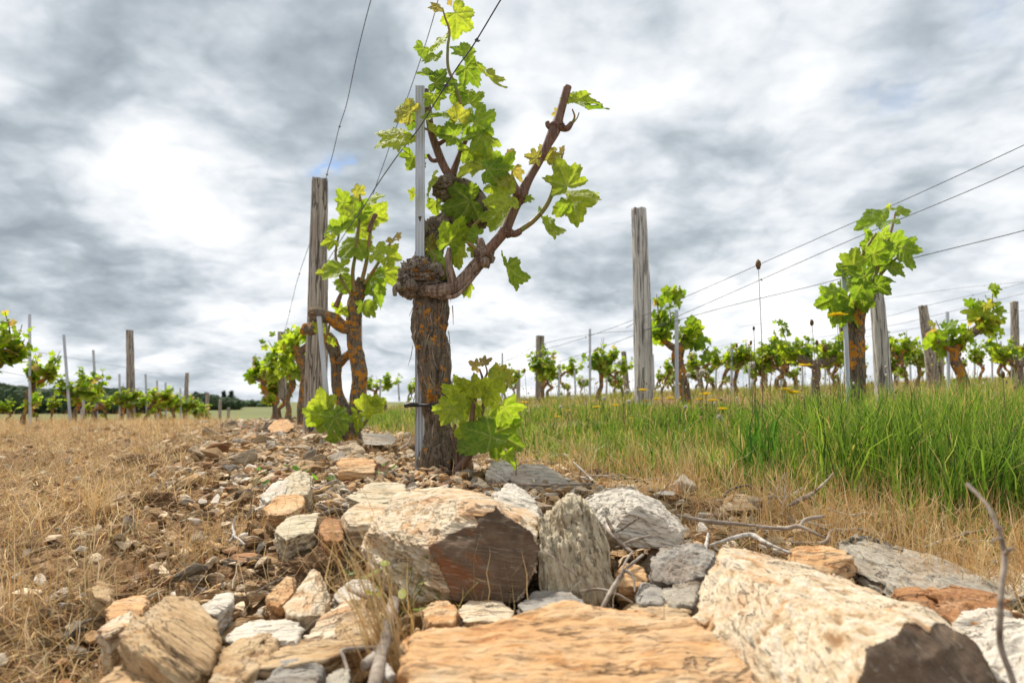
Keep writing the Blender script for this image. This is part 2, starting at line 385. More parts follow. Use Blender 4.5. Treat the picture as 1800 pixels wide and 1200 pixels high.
# ------------------------------------------------------------------ ground
def row_x(y): return -.22 - .42*(y-2.1)          # the main vine row on the ground
def gz(x, y):
    x = np.asarray(x, float); y = np.asarray(y, float)
    zl = -2.6*sstep(6.5, 42, y)
    zr = (.25+.05*np.clip(x, -6, 12))*(1-np.exp(-np.clip(y-1.2, 0, None)/3.0))
    zr = zr*(1-sstep(16, 34, y)) - 2.6*sstep(18, 55, y)
    D = x-row_x(y)
    wgt = sstep(.15, 1.6+.25*np.clip(y-3, 0, 6), D)
    z = zl*(1-wgt)+zr*wgt
    z = z - .085*(1-sstep(.62, 1.75, y)) + .018*np.exp(-(D/.45)**2)*sstep(.5, 2, y)*(1-sstep(8, 14, y))
    z = z + .25*np.sin(x*.013+1)*sstep(120, 400, y)*2
    return z
def gfull(x, y):
    """ground height with its bumps"""
    x = np.asarray(x, float).ravel(); y = np.asarray(y, float).ravel(); z = gz(x, y)
    p = np.stack([x, y, np.zeros_like(x)], 1); near = 1-sstep(5, 14, y)
    z = z + near*((.016+.022*sstep(-.5, -1.1, x-row_x(y)))*fbm(p*5.5, 3, 11) + (.014+.018*sstep(-.4, -.9, x-row_x(y)))*fbm(p*21, 3, 12)*(1-sstep(3.5, 7, y)) + .0065*np.abs(fbm(p*70, 2, 13))*(1-sstep(1.5, 3.0, y)))
    return z + (.012*fbm(p*170, 2, 14)*(1-sstep(.9, 1.6, y))*.35)
def g1(x, y): return float(gfull(np.array([x]), np.array([y]))[0])
def make_ground():
    ys = np.concatenate([np.linspace(-4, .28, 16), np.geomspace(.30, 2500, 640)]); nx = 620
    u = np.linspace(-1, 1, nx); W = 1.15*np.abs(ys)+1.6
    X = u[None, :]*W[:, None]; Y = np.tile(ys[:, None], (1, nx))
    x, y = X.ravel(), Y.ravel(); z = gfull(x, y)
    p = np.stack([x, y, np.zeros_like(x)], 1)
    ny = len(ys); i = np.arange(ny-1)[:, None]*nx; j = np.arange(nx-1)[None]
    Q = np.stack([i+j, i+j+1, i+nx+j+1, i+nx+j], -1).reshape(-1, 4)
    # ground cover per vertex: soil, grassy turf or distant field
    D = x-row_x(y); turf = sstep(.45, .9, D+.25*fbm(p*2.2, 3, 5))*(1-.75*sstep(2.0, 2.8, D)*(1-sstep(7, 11, y)))
    fld = sstep(26, 45, y)
    mb = MB(); mb.add(np.stack([x, y, z], 1), Q, None, np.stack([turf, fld, fld*0], 1))
    m, t = new_mat('soil')
    at = t.node('ShaderNodeAttribute', attribute_name='col').outputs['Color']; sp = t.node('ShaderNodeSeparateXYZ', inp={0: at})
    oc = t.node('ShaderNodeTexCoord').outputs['Object']
    a = t.noise(oc, 7., 6, .6); b = t.noise(oc, 75., 6, .68); c = t.noise(oc, 330., 3, .6)
    col = t.ramp(b, [(.35, (.055, .030, .015)), (.48, (.165, .095, .048)), (.60, (.31, .20, .105)), (.75, (.48, .35, .21))])
    col = t.mix(t.ramp(a, [(.40, 0.), (.62, .6)]), col, (.24, .135, .062))
    gt = t.ramp(b, [(.35, (.10, .09, .035)), (.6, (.26, .20, .09))])
    col = t.mix(sp.outputs[0], col, gt)
    strp = t.node('ShaderNodeTexWave', bands_direction='X', inp={'Vector': t.mapping(oc, (1, .42, 0)), 'Scale': .14, 'Distortion': 1.5, 'Detail': 2}).outputs[1]
    fc = t.mix(strp, (.10, .13, .045), (.20, .18, .09)); fc = t.mix(t.ramp(t.noise(oc, .03, 3), [(.4, 0.), (.6, .6)]), fc, (.19, .20, .08))
    col = t.mix(sp.outputs[1], col, fc)
    h = t.math('ADD', t.math('MULTIPLY', b, 1.), t.math('MULTIPLY', c, .35))
    finish(t, col, .97, h, .9, .008, .1)
    o = mb.build('ground', m); tag(o, kind='structure', label='stony brown vineyard soil running back to green fields', cat='ground'); del o['category']
make_ground()

# ------------------------------------------------------------------ rocks
def cube_sphere(n):
    V = []; Q = []; k = 0
    g = np.tan(np.linspace(-1, 1, n+1)*math.pi/4); A, B = np.meshgrid(g, g, indexing='ij'); one = np.ones_like(A)
    for f in [(A, B, one), (B, A, -one), (one, A, B), (-one, B, A), (B, one, A), (A, -one, B)]:
        v = np.stack(f, -1).reshape(-1, 3); V.append(v)
        i = np.arange(n)[:, None]*(n+1); j = np.arange(n)[None]
        Q.append(np.stack([i+j, i+n+1+j, i+n+1+j+1, i+j+1], -1).reshape(-1, 4)+k); k += (n+1)**2
    V = np.concatenate(V); Q = np.concatenate(Q); V /= np.linalg.norm(V, axis=1)[:, None]
    key = np.round(V, 5); _, idx, inv = np.unique(key, axis=0, return_index=True, return_inverse=True)
    return V[idx], inv.ravel()[Q]
_CS = {}
def cs(n):
    if n not in _CS: _CS[n] = cube_sphere(n)
    return _CS[n]
def vnormals(V, Q):
    n = np.cross(V[Q[:, 2]]-V[Q[:, 0]], V[Q[:, 3]]-V[Q[:, 1]]); N = np.zeros_like(V)
    for k in range(4): np.add.at(N, Q[:, k], n)
    return N/(np.linalg.norm(N, axis=1)[:, None]+1e-12)
def hull_planes(pts):
    bm = bmesh.new(); vs = [bm.verts.new(p) for p in pts]
    bmesh.ops.convex_hull(bm, input=vs); bm.normal_update(); out = []
    for f in bm.faces:
        n = np.array(f.normal)
        if np.linalg.norm(n) < .5: continue
        d = float(np.dot(n, np.array(f.verts[0].co)))
        if d < 0: n, d = -n, -d
        if not any(np.dot(n, a) > .9995 and abs(d-b) < 1e-4 for a, b in out): out.append((n, d))
    bm.free(); return out
def rock_geo(pts, n, seed, k=26., rough=1.0, sn=None, darkdir=None, wob=.05, sx=None, dth=.62):
    """dense faceted stone filling the hull of pts; returns V, Q, dark"""
    pts = np.asarray(pts, float); c = pts.mean(0); q = pts-c
    u, s, vt = np.linalg.svd(q, full_matrices=False); sc = np.maximum(np.abs(q@vt.T).max(0), 1e-4)
    W = (q@vt.T)/sc                                      # whitened: no axis is thin
    pl = hull_planes(W); D, Q = cs(n)
    Ns = np.array([a for a, _ in pl]); Ds = np.array([b for _, b in pl])
    dp = D@Ns.T
    off = np.stack([wob*fbm(D*2.3+i*7.7, 3, seed+i) for i in range(len(pl))], 1)
    inv = np.where(dp > 1e-3, dp/(Ds[None]*(1+off)), 0)  # 1/r
    mx = inv.max(1); kk = k
    iv = mx + np.log(np.exp(kk*(inv-mx[:, None])).sum(1))/kk - 0.0
    idx = inv.argmax(1)
    V = (D/iv[:, None])*sc@vt + c
    if np.linalg.det(vt) < 0: Q = Q[:, ::-1]
    size = float(np.median(sc))
    N = vnormals(V, Q)
    if sn is None: sn = np.array([0, 0, 1.])
    sn = np.asarray(sn, float)/np.linalg.norm(sn)
    L = V-c
    if sx is None: sx = np.array([1., .1, 0])
    sx = np.asarray(sx, float); sx = sx-sn*(sx@sn); sx /= np.linalg.norm(sx); sy = np.cross(sn, sx)
    stq = np.stack([(L@sx)/size*1.3, (L@sy)/size*6.5, (L@sn)/size*15], 1) + seed*3.1
    ledge = fbm(stq, 3, seed+40); ledge2 = np.abs(fbm(stq*2.3, 3, seed+41))
    def layers(f, sd):
        s = (L@sn)/size*f + .55*fbm(L/size*1.4+sd, 2, seed+sd) + .25*fbm(np.stack([(L@sx)/size*3, (L@sy)/size*8, 0*L[:, 0]], 1), 2, seed+sd+1)
        i = np.floor(s); fr = s-i; h0 = _h(i, i*0, i*0, seed+sd); h1 = _h(i+1, i*0, i*0, seed+sd)
        return (h0*(1-sstep(.82, 1, fr))+h1*sstep(.82, 1, fr))*2-1
    step = layers(5.0, 70)+.5*layers(13.0, 80)
    face_along = 1-np.abs(N@sn)**2                       # layers show on faces cut across them
    d_ = rough*size*(.045*fbm(L/size*1.9+seed, 4, seed+50) + (.30+face_along)*(.055*ledge-.05*ledge2) + .055*step*(.35+face_along) + .010*fbm(L/size*9, 3, seed+52))
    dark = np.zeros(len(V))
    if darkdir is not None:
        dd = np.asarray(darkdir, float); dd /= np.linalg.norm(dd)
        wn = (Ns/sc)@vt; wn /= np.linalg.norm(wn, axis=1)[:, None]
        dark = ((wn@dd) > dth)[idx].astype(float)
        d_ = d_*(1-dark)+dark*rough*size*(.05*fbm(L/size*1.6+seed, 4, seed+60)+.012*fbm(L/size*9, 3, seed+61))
    V = V+N*d_[:, None]
    return V, Q, dark
def basis_z(z, x=(1, .1, 0)):
    z = Vector(z).normalized(); x = Vector(x); x = (x-z*x.dot(z)).normalized()
    y = z.cross(x); return Matrix((x, y, z)).transposed()
FOOT = []                                                # ground already taken: (x, y, r)
def rock(label, pix, mat, seed, sn=(0, .25, 1), n=60, darkdir=None, k=26., rough=1.0, wob=.09, group=None, cat='rock', name='rock', sx=(1, .1, 0), dth=.62):
    pts = [P(*q) for q in pix]; cm = np.mean(pts, 0); ext = np.ptp(np.array(pts)[:, 0])
    if ext < .16:                                        # let it stand in the soil as a solid block
        gb = g1(cm[0], cm[1])-.02
        for p in list(pts): pts.append(np.array([cm[0]+.72*(p[0]-cm[0]), cm[1]+.8*(p[1]-cm[1])+.022, min(gb, p[2]-.02)]))
        for p in list(pts[:len(pix)]):
            if p[2] > cm[2]: pts.append(np.array([cm[0]+.7*(p[0]-cm[0]), p[1]+ext*.38, p[2]-.006]))
    V, Q, dark = rock_geo(pts, n, seed, k, rough, sn, darkdir, wob, sx, dth)
    c = V.mean(0); B = basis_z(sn, sx); L = (V-c)@np.array(B)
    mb = MB(); mb.add(L, Q); me = mb.mesh(name, M[mat])
    a = me.attributes.new('dark', 'FLOAT', 'POINT'); a.data.foreach_set('value', dark.astype(np.float32))
    o = bpy.data.objects.new(name, me); COL.objects.link(o); o.matrix_world = Matrix.Translation(Vector(c)) @ B.to_4x4()
    FOOT.append((c[0], c[1], .5*max(np.ptp(V[:, 0]), np.ptp(V[:, 1])), label))
    return tag(o, label, cat, group)
# ---- the big stones in front, each with its own outline
rock('long flat orange schist slab lying across the bottom of the photo, nearest of all', [(735,1112,.70),(1000,1076,.76),(1190,1084,.745),(1258,1106,.71),(1318,1155,.66),(1326,1260,.60),
     (1240,1345,.545),(720,1345,.545),(712,1190,.62),(760,1190,.82),(1250,1190,.80),(1000,1350,.54)], 'rock_orange', 3, (.05, -.45, .9), n=130, k=60, rough=1.15, darkdir=(.95, -.3, 0), dth=.7)
rock('big cream and orange slab at the lower right with a dark brown broken end', [(1212,1085,.80),(1258,966,.93),(1300,962,.96),(1480,1008,.90),(1642,1074,.73),(1588,1098,.66),(1524,1142,.60),
     (1508,1215,.57),(1518,1340,.545),(1766,1215,.66),(1708,1120,.70),(1228,1160,.76),(1330,1330,.60),(1775,1340,.65),(1600,1080,.80)], 'rock_cream', 8, (.30, -.45, .8), n=130, darkdir=(.55, -.83, .05), k=60, rough=.55, sx=(.65, -.75, -.10))
rock('big cream topped block with a dark brown face just in front of the main vine', [(640,935,1.08),(690,868,1.20),(745,850,1.25),(860,868,1.18),(948,908,1.10),(848,884,.985),(870,884,.98),(932,932,.965),
     (950,978,.97),(906,1062,.94),(800,1062,.93),(752,968,.955),(776,925,.975),(645,1000,1.12),(690,1050,1.08),(755,1056,.955),(690,1040,1.2),(930,1040,1.15)], 'rock_cream', 15, (.15, -.30, .9), n=130, darkdir=(.20, -.97, .12), k=70, rough=.9, dth=.86)
rock('upright pale greenish stone with vertical cracks beside the dark brown face', [(950,908,1.02),(1002,878,1.04),(1040,880,1.05),(1078,962,1.01),(1084,1018,.99),(1064,1052,.975),(950,1052,.965),(946,955,.98),
     (1000,900,1.15),(1070,990,1.10),(960,1010,1.12)], 'rock_pale', 22, (.95, .15, .12), n=90, k=50, rough=1.3, sx=(.08, 0, 1))
rock('white rough boulder leaning behind the upright pale stone', [(1008,878,1.22),(1060,853,1.27),(1112,851,1.28),(1168,880,1.24),(1208,930,1.17),(1198,966,1.12),(1120,968,1.10),(1068,935,1.10),(1125,885,1.13),
     (1040,960,1.2),(1180,960,1.25)], 'rock_white', 31, (.3, -.5, .8), n=90, k=30, rough=1.15)
rock('long grey green layered slab sloping down to the right beside the dry grass', [(1462,946,1.16),(1498,938,1.22),(1610,968,1.18),(1705,1008,1.10),(1782,1045,1.0),(1700,1078,.92),(1610,1075,.94),(1490,1008,1.06),
     (1500,1010,1.2),(1760,1070,1.05)], 'rock_grey', 37, (.25, -.30, .9), n=80, k=50, rough=1.3, sx=(.8, -.6, -.2))
rock('pinkish stone with rusty orange edge at the top corner of the big right slab', [(1392,972,1.03),(1425,958,1.08),(1480,962,1.08),(1506,975,1.04),(1470,1008,.99),(1440,1006,.98),(1398,985,1.0),(1470,1000,1.08)], 'rock_orange', 41, (.1, -.2, 1), n=46)
rock('pale broken slab at the right edge behind the rusty stone', [(1700,1012,1.12),(1760,1000,1.16),(1830,1010,1.12),(1840,1050,1.0),(1770,1048,1.0),(1800,1040,1.15)], 'rock_white', 43, (0, -.2, 1), n=40)
rock('rusty brown lumpy stone behind the dark end of the big right slab', [(1662,1062,.84),(1700,1028,.90),(1765,1036,.88),(1792,1070,.84),(1780,1112,.78),(1740,1135,.75),(1680,1128,.76),(1665,1095,.79),(1740,1090,.9)], 'rock_rust', 47, (.3, .1, .9), n=60, k=14, rough=1.6, wob=.12)
rock('pink and white stone at the lower right corner', [(1722,1118,.74),(1752,1088,.78),(1830,1080,.78),(1860,1150,.70),(1820,1215,.65),(1750,1190,.67),(1728,1150,.70),(1830,1180,.8)], 'rock_white', 51, (.2, -.5, .8), n=54, rough=1.2)
rock('red and white gravelly stone on the upper edge of the big right slab', [(1585,1040,.93),(1620,1032,.95),(1665,1050,.92),(1662,1074,.87),(1600,1068,.88),(1640,1060,.96)], 'rock_rust', 53, (0, 0, 1), n=40, rough=1.7)
rock('grey blue block between the white boulder and the big right slab', [(1138,985,1.0),(1170,962,1.06),(1240,960,1.06),(1262,972,1.02),(1240,1010,.97),(1190,1030,.95),(1142,1018,.965),(1220,1010,1.06)], 'rock_blue', 57, (.4, -.3, .8), n=54, k=64)
rock('small grey brown wedge touching the left side of the big right slab', [(1166,1042,.93),(1200,1020,.97),(1228,1022,.96),(1222,1062,.89),(1180,1062,.89),(1215,1050,.97)], 'rock_grey', 61, (.1, -.3, .9), n=40)
rock('small dark grey stone with an orange top below the grey blue block', [(1116,1050,.93),(1136,1022,.97),(1166,1032,.95),(1170,1060,.90),(1124,1062,.90),(1150,1050,.97)], 'rock_blue', 63, (.2, -.2, 1), n=36)
rock('small yellow orange stone behind the dry twigs at the foot of the upright pale stone', [(1078,1010,1.02),(1096,988,1.06),(1128,990,1.05),(1142,1015,1.0),(1128,1030,.98),(1084,1032,.98),(1115,1015,1.07)], 'rock_orange', 67, (0, 0, 1), n=36)
rock('flat grey blue slab below the upright pale stone', [(904,1062,.90),(940,1040,.95),(1010,1038,.94),(1034,1056,.90),(1020,1072,.87),(930,1078,.865),(990,1062,.95)], 'rock_blue', 71, (.1, -.1, 1), n=46)
rock('thin light grey chip just above the orange slab', [(914,1078,.865),(950,1066,.88),(972,1072,.87),(970,1082,.85),(925,1086,.845),(950,1080,.88)], 'rock_grey', 73, (0, 0, 1), n=26)
rock('flat brown stone tucked behind the orange slab left of the big right slab', [(1100,1076,.87),(1130,1060,.92),(1205,1060,.91),(1215,1082,.86),(1110,1090,.845),(1180,1075,.92)], 'rock_tan', 77, (0, 0, 1), n=36)
rock('tan orange wedge with a sharp ridge below the dark brown face', [(738,1072,.87),(765,1048,.92),(790,1052,.91),(806,1076,.87),(796,1096,.83),(752,1094,.835),(790,1080,.92)], 'rock_orange', 79, (.3, -.4, .7), n=40, k=70)
rock('low pale orange stone below the dark brown face', [(798,1070,.89),(820,1052,.93),(880,1056,.92),(910,1072,.89),(900,1092,.85),(812,1092,.85),(880,1080,.93)], 'rock_cream', 83, (0, -.2, 1), n=40)
rock('rounded tan boulder with a ridge on top at the lower left', [(207,1108,.745),(232,1080,.79),(290,1044,.82),(322,1056,.80),(360,1090,.77),(388,1130,.735),(378,1178,.69),(340,1200,.665),(300,1196,.66),(232,1150,.69),
     (216,1130,.71),(340,1150,.83),(250,1150,.82),(290,1095,.71)], 'rock_tan', 87, (.4, .3, .6), n=80, k=18, rough=.8)
rock('sharp cream triangular stone on the rubble in the lower left middle', [(497,1066,.90),(545,1000,.96),(556,1004,.95),(582,1052,.92),(574,1078,.87),(530,1084,.86),(500,1076,.875),(560,1060,.97)], 'rock_cream', 91, (-.4, -.4, .7), n=50, k=74, rough=.7)
rock('orange stone with a pale ridge leaning left of the triangular stone', [(468,1050,.93),(500,1020,.98),(514,1010,.98),(516,1040,.94),(496,1062,.91),(475,1062,.91),(500,1050,1.0)], 'rock_orange', 93, (.4, -.2, .8), n=40, k=60)
rock('tan block with a flat front beside the dry stalks', [(588,1118,.80),(596,1078,.86),(628,1054,.89),(662,1088,.85),(664,1120,.80),(630,1128,.78),(650,1110,.89)], 'rock_tan', 95, (.2, -.6, .7), n=46, k=70, rough=.8)
rock('pale orange wedge rising beside the triangular stone', [(530,1120,.82),(560,1084,.87),(620,1046,.91),(630,1054,.89),(596,1080,.85),(590,1122,.80),(548,1128,.80),(600,1110,.90)], 'rock_cream', 97, (-.3, -.5, .8), n=46, k=70, rough=.8)
rock('smooth whitish rounded stone behind the dry stalks', [(582,1046,.94),(612,1018,.99),(650,1016,.99),(664,1040,.95),(620,1056,.92),(590,1056,.92),(640,1046,1.0)], 'rock_white', 99, (-.2, -.4, .8), n=40)
rock('flat white slab in the lower left middle', [(398,1112,.83),(430,1094,.87),(510,1092,.86),(528,1102,.83),(520,1124,.79),(440,1128,.79),(402,1124,.80),(500,1112,.87)], 'rock_white', 103, (0, -.3, 1), n=46, k=70)
rock('long olive brown slab slanting across the bottom left middle', [(428,1158,.745),(480,1136,.78),(560,1120,.80),(644,1116,.79),(648,1134,.755),(560,1158,.715),(460,1176,.70),(430,1172,.71),(600,1140,.81)], 'rock_tan', 107, (.1, -.45, .9), n=60, k=60, rough=1.0)
rock('dark blue grey slab at the bottom edge left of the driftwood', [(440,1200,.66),(480,1180,.70),(525,1160,.73),(562,1184,.69),(566,1225,.63),(460,1240,.61),(540,1210,.73)], 'rock_blue', 109, (.2, -.6, .7), n=50)
rock('small greenish stone at the bottom edge beside the driftwood', [(570,1200,.67),(590,1176,.70),(612,1174,.70),(612,1200,.66),(590,1214,.64),(600,1200,.71)], 'rock_grey', 113, (0, -.2, 1), n=30)
rock('brown slab under the triangular stone by the white slab', [(370,1200,.66),(392,1135,.76),(440,1120,.80),(480,1130,.78),(470,1160,.73),(400,1215,.64),(450,1160,.80)], 'rock_tan', 117, (-.3, -.4, .8), n=46)
rock('speckled pinkish stone behind the rounded tan boulder', [(180,1070,.90),(204,1046,.95),(240,1044,.95),(258,1064,.90),(240,1084,.86),(190,1082,.86),(230,1070,.96)], 'rock_orange', 119, (0, 0, 1), n=44, k=16)
rock('pale tilted stone half hidden by the rounded tan boulder', [(166,1110,.84),(190,1088,.86),(226,1074,.88),(230,1096,.82),(190,1116,.80),(215,1100,.90)], 'rock_cream', 121, (-.2, -.4, .8), n=36)
rock('tan slanting stone above and left of the rounded tan boulder', [(154,1032,.97),(168,1024,1.0),(196,1040,.97),(192,1054,.93),(165,1048,.94),(185,1045,1.0)], 'rock_tan', 123, (.4, -.4, .8), n=36)
rock('broad brown stone in the bottom left corner under the tan boulder', [(170,1195,.70),(215,1160,.76),(262,1150,.77),(282,1190,.70),(260,1240,.62),(180,1240,.62),(250,1200,.77)], 'rock_tan', 125, (.1, -.3, .9), n=46)
rock('pale grey angular stone left of the white slab', [(352,1066,.92),(375,1042,.96),(402,1040,.96),(408,1056,.92),(380,1080,.87),(358,1076,.88),(395,1060,.97)], 'rock_white', 127, (.2, -.3, .9), n=36)
rock('brick shaped orange stone on the rubble between the two vines', [(590,812,1.95),(600,804,2.02),(655,807,2.02),(662,814,1.95),(658,832,1.90),(594,828,1.90),(640,820,2.05)], 'rock_orange', 131, (0, -.1, 1), n=40, k=70)
rock('grey slab with a pale rim lying right of the main vine', [(898,842,1.72),(914,816,1.85),(960,818,1.85),(1004,846,1.78),(1000,856,1.70),(905,856,1.70),(960,845,1.9)], 'rock_grey', 133, (.25, -.3, .9), n=46)
rock('knobbly white stone at the foot of the shoot right of the main vine', [(852,834,1.82),(862,810,1.90),(888,806,1.92),(906,818,1.88),(902,842,1.78),(862,845,1.78),(890,830,1.95)], 'rock_white', 135, (.5, .2, .7), n=46, k=14, rough=1.5)
rock('rounded beige stone in the dry grass at the right', [(1268,888,1.50),(1282,870,1.58),(1312,866,1.60),(1338,876,1.56),(1342,896,1.48),(1276,898,1.47),(1320,885,1.62)], 'rock_tan', 137, (0, 0, 1), n=40, k=14, rough=.6)
rock('white ridge of quartz at the upper right of the dark faced block', [(872,866,1.24),(905,856,1.3),(945,884,1.24),(958,912,1.15),(925,915,1.12),(880,884,1.18),(930,900,1.26)], 'rock_white', 139, (.4, -.3, .8), n=46, rough=1.3)
rock('cream broken slab left of the dark faced block', [(600,900,1.22),(640,880,1.30),(690,884,1.28),(672,920,1.18),(610,924,1.16),(650,905,1.32)], 'rock_cream', 141, (0, -.3, 1), n=40)
rock('pale green grey slab on the rubble left of the main vine', [(600,872,1.45),(650,846,1.62),(712,850,1.60),(724,874,1.45),(660,888,1.38),(700,865,1.6)], 'rock_pale', 143, (-.1, -.3, 1), n=40)
rock('cream slab standing on edge in the rubble left of centre', [(478,858,1.55),(520,824,1.68),(548,836,1.64),(546,866,1.52),(500,874,1.48),(530,855,1.7)], 'rock_pale', 145, (-.5, -.3, .8), n=40)
rock('grey white slanting slab left of the cream edge slab', [(455,872,1.50),(480,846,1.60),(505,842,1.60),(498,872,1.48),(468,882,1.44),(490,865,1.62)], 'rock_white', 147, (-.4, -.3, .8), n=36)
rock('pink stained white stone at the left edge of the rubble', [(462,894,1.40),(490,866,1.48),(530,868,1.47),(538,888,1.40),(500,906,1.33),(468,904,1.34),(515,890,1.5)], 'rock_orange', 149, (0, -.3, 1), n=40)
rock('layered grey and cream stone in the rubble left of the dark faced block', [(476,930,1.20),(500,908,1.28),(560,900,1.30),(556,932,1.19),(500,948,1.14),(540,920,1.3)], 'rock_pale', 151, (0, -.3, 1), n=44)
rock('rusty orange block with a dark side in the rubble behind the dry stalks', [(556,930,1.20),(566,908,1.26),(600,912,1.25),(606,948,1.14),(570,950,1.13),(595,930,1.27)], 'rock_rust', 153, (0, -.3, 1), n=36)
rock('flat grey layered slab behind the second vine foot', [(634,768,3.0),(650,760,3.1),(690,764,3.1),(700,772,3.0),(690,782,2.9),(640,782,2.9)], 'rock_grey', 155, (0, -.1, 1), n=30)
rock('heap topping pale orange stone by the foot of the left wooden post', [(470,752,4.6),(482,738,4.8),(505,736,4.8),(520,750,4.5),(505,760,4.4),(475,760,4.4)], 'rock_orange', 157, (.3, -.3, .8), n=30)

# ---- loose stones: fourteen shapes, each copy an object of its own
rng = np.random.default_rng(5); rnd = random.Random(7)
PAL = [('ochre', (.52, .34, .17)), ('cream', (.70, .58, .42)), ('grey', (.44, .41, .35)), ('rusty', (.38, .19, .09)),
       ('dark grey', (.26, .25, .23)), ('brown', (.27, .175, .10)), ('tan', (.58, .41, .23)), ('whitish', (.68, .64, .57))]
PW = [.24, .25, .075, .07, .02, .08, .19, .075]
def rand_hull(seed, asp):
    r = np.random.default_rng(seed); a = r.normal(size=(r.integers(8, 13), 3)); a /= np.linalg.norm(a, axis=1)[:, None]
    return a*r.uniform(.75, 1.1, (len(a), 1))*np.array(asp)
STONE = []
for i in range(16):
    asp = [(1, .7, .45), (1, .6, .55), (1, .8, .6), (1, .5, .34)][i % 4]
    V, Q, _ = rock_geo(rand_hull(200+i, asp), 22, 300+i, 60, .9)
    mb = MB(); mb.add(V, Q); STONE.append(mb.mesh('stone', M['stone']))
MARK = [('main vine', -.22, 2.1), ('dark faced block', -.04, .95), ('second vine', -.88, 3.6), ('rounded tan boulder', -.38, .72),
        ('triangular cream stone', -.27, .92), ('white boulder', .24, 1.2), ('big right slab', .42, .78), ('left wooden post', -1.3, 4.6), ('rounded beige stone', .55, 1.5),
        ('long grey green slab', .70, 1.05)]
placed = 0; tries = 0
while placed < 285 and tries < 9000:
    tries += 1
    near = placed < 125
    if near:
        bx = rnd.choice([(400,990,740,1190),(180,880,640,1010),(180,880,640,1010),(900,1025,1215,1085),(1230,890,1460,975),(20,1010,220,1190),(420,760,730,900),(420,760,730,900),(960,835,1060,870),(1600,1000,1790,1080)])
        qx, qy = rnd.uniform(bx[0], bx[2]), rnd.uniform(bx[1], bx[3]); y = .55
        while y < 5 and P(qx, qy, y)[2] > gz([P(qx, qy, y)[0]], [y])[0]+.01: y *= 1.02
        x = P(qx, qy, y)[0]; D = x-row_x(y); s = rnd.uniform(.014, .030)*(.5+.45*y)
    else:
        y = math.exp(rnd.uniform(math.log(.60), math.log(6.2)))
        D = rnd.gauss(-.22, .34) if rnd.random() < .84 else rnd.uniform(-1.8, .5)
        x = row_x(y)+D
        if D > .62 or D < -2.0: continue
        if abs(x) > .80*y+.05: continue
        s = (.021+.034*rnd.random()**1.6)*(.55+.36*min(y, 3.4))*(1.0 if D > -.75 else .6)
    if any((x-fx)**2+(y-fy)**2 < (fr*(.55 if near else .72)+s*.2)**2 for fx, fy, fr, _ in FOOT): continue
    ci = rnd.choices(range(8), PW)[0]; cn, cc = PAL[ci]
    o = bpy.data.objects.new('stone', rnd.choice(STONE)); COL.objects.link(o)
    o.location = (x, y, g1(x, y)+s*.26)
    o.rotation_euler = (rnd.gauss(0, .38), rnd.gauss(0, .38), rnd.uniform(0, 6.28))
    o.scale = (s*rnd.uniform(.8, 1.3), s*rnd.uniform(.8, 1.2), s*rnd.uniform(.8, 1.4))
    v = rnd.uniform(.9, 1.35); o.color = (cc[0]*v, cc[1]*v, cc[2]*v, 1)
    mk = min(MARK, key=lambda q: (q[1]-x)**2+(q[2]-y)**2)
    big = 'larger' if s > .042 else ('small' if s > .024 else 'tiny')
    side = 'left of' if x < mk[1]-.04 else ('right of' if x > mk[1]+.04 else ('in front of' if y < mk[2] else 'behind'))
    dep = 'nearer than' if y < mk[2] else 'beyond'
    tag(o, '%s %s schist stone %s and %s the %s' % (big, cn, side, dep, mk[0]) if side in ('left of', 'right of') else '%s %s schist stone lying %s the %s' % (big, cn, side, mk[0]),
        'stone', 'loose schist stones along the main vine row')
    placed += 1

# ---- gravel and chips: far too many to count
CHIP = []
for i in range(12):
    V, Q, _ = rock_geo(rand_hull(400+i, (1, .7, .35 if i % 2 else .5)), 4, 500+i, 40, .7); CHIP.append((V, Q))
mb = MB(); XY = []
cols = np.array([c for _, c in PAL])
while len(XY) < 17000:
    y = math.exp(rnd.uniform(math.log(.52), math.log(8.5))); u = rnd.random()
    if u < .74: D = rnd.gauss(-.18, .34); x = row_x(y)+D
    elif u < .86: x = rnd.uniform(-.65, .85)*y; D = x-row_x(y)
    else: D = rnd.uniform(-2.4, .4); x = row_x(y)+D
    if D > .75 or abs(x) > .9*y+.1 or (D > .45 and rnd.random() < .7): continue
    XY.append((x, y, D))
XY = np.array(XY); ZG = gfull(XY[:, 0], XY[:, 1])
for (x, y, D), zg in zip(XY, ZG):
    s = (.0045+.019*rnd.random()**1.7)*(.6+.42*min(y, 4.5))*(1 if D > -1 else .6)
    V, Q = CHIP[rnd.randrange(12)]
    a = rnd.uniform(0, 6.28); e = Matrix.Rotation(a, 3, 'Z') @ Matrix.Rotation(rnd.gauss(0, .5), 3, 'X') @ Matrix.Rotation(rnd.gauss(0, .4), 3, 'Y')
    c = cols[rnd.choices(range(8), PW)[0]]*rnd.uniform(.8, 1.45)
    mb.add((V*s*rnd.uniform(.7, 1.3))@np.array(e).T+[x, y, zg+s*.25+rnd.uniform(0, .006)], Q, None, c)
o = mb.build('gravel', M['gravel'], smooth=False); tag(o, 'small chips and gravel of schist strewn over the soil', 'gravel', kind='stuff')

# ---- soil crumbs
mb = MB(); cnt = 0
while cnt < 3500:
    y = math.exp(rnd.uniform(math.log(.5), math.log(5.5))); x = rnd.uniform(-.9, .6)*y; D = x-row_x(y)
    if D > .3: continue
    s = (.0035+.009*rnd.random()**3)*(.6+.4*min(y, 4))
    V, Q = CHIP[rnd.randrange(12)]
    c = np.array((.20, .125, .07))*rnd.uniform(.6, 1.5)
    mb.add(V*[s, s, s*1.5]+[x, y, g1(x, y)+s*.3], Q, None, c); cnt += 1
o = mb.build('soil_crumbs', M['gravel'], smooth=True); tag(o, 'crumbs of brown soil scattered on the ground', 'soil', kind='stuff')

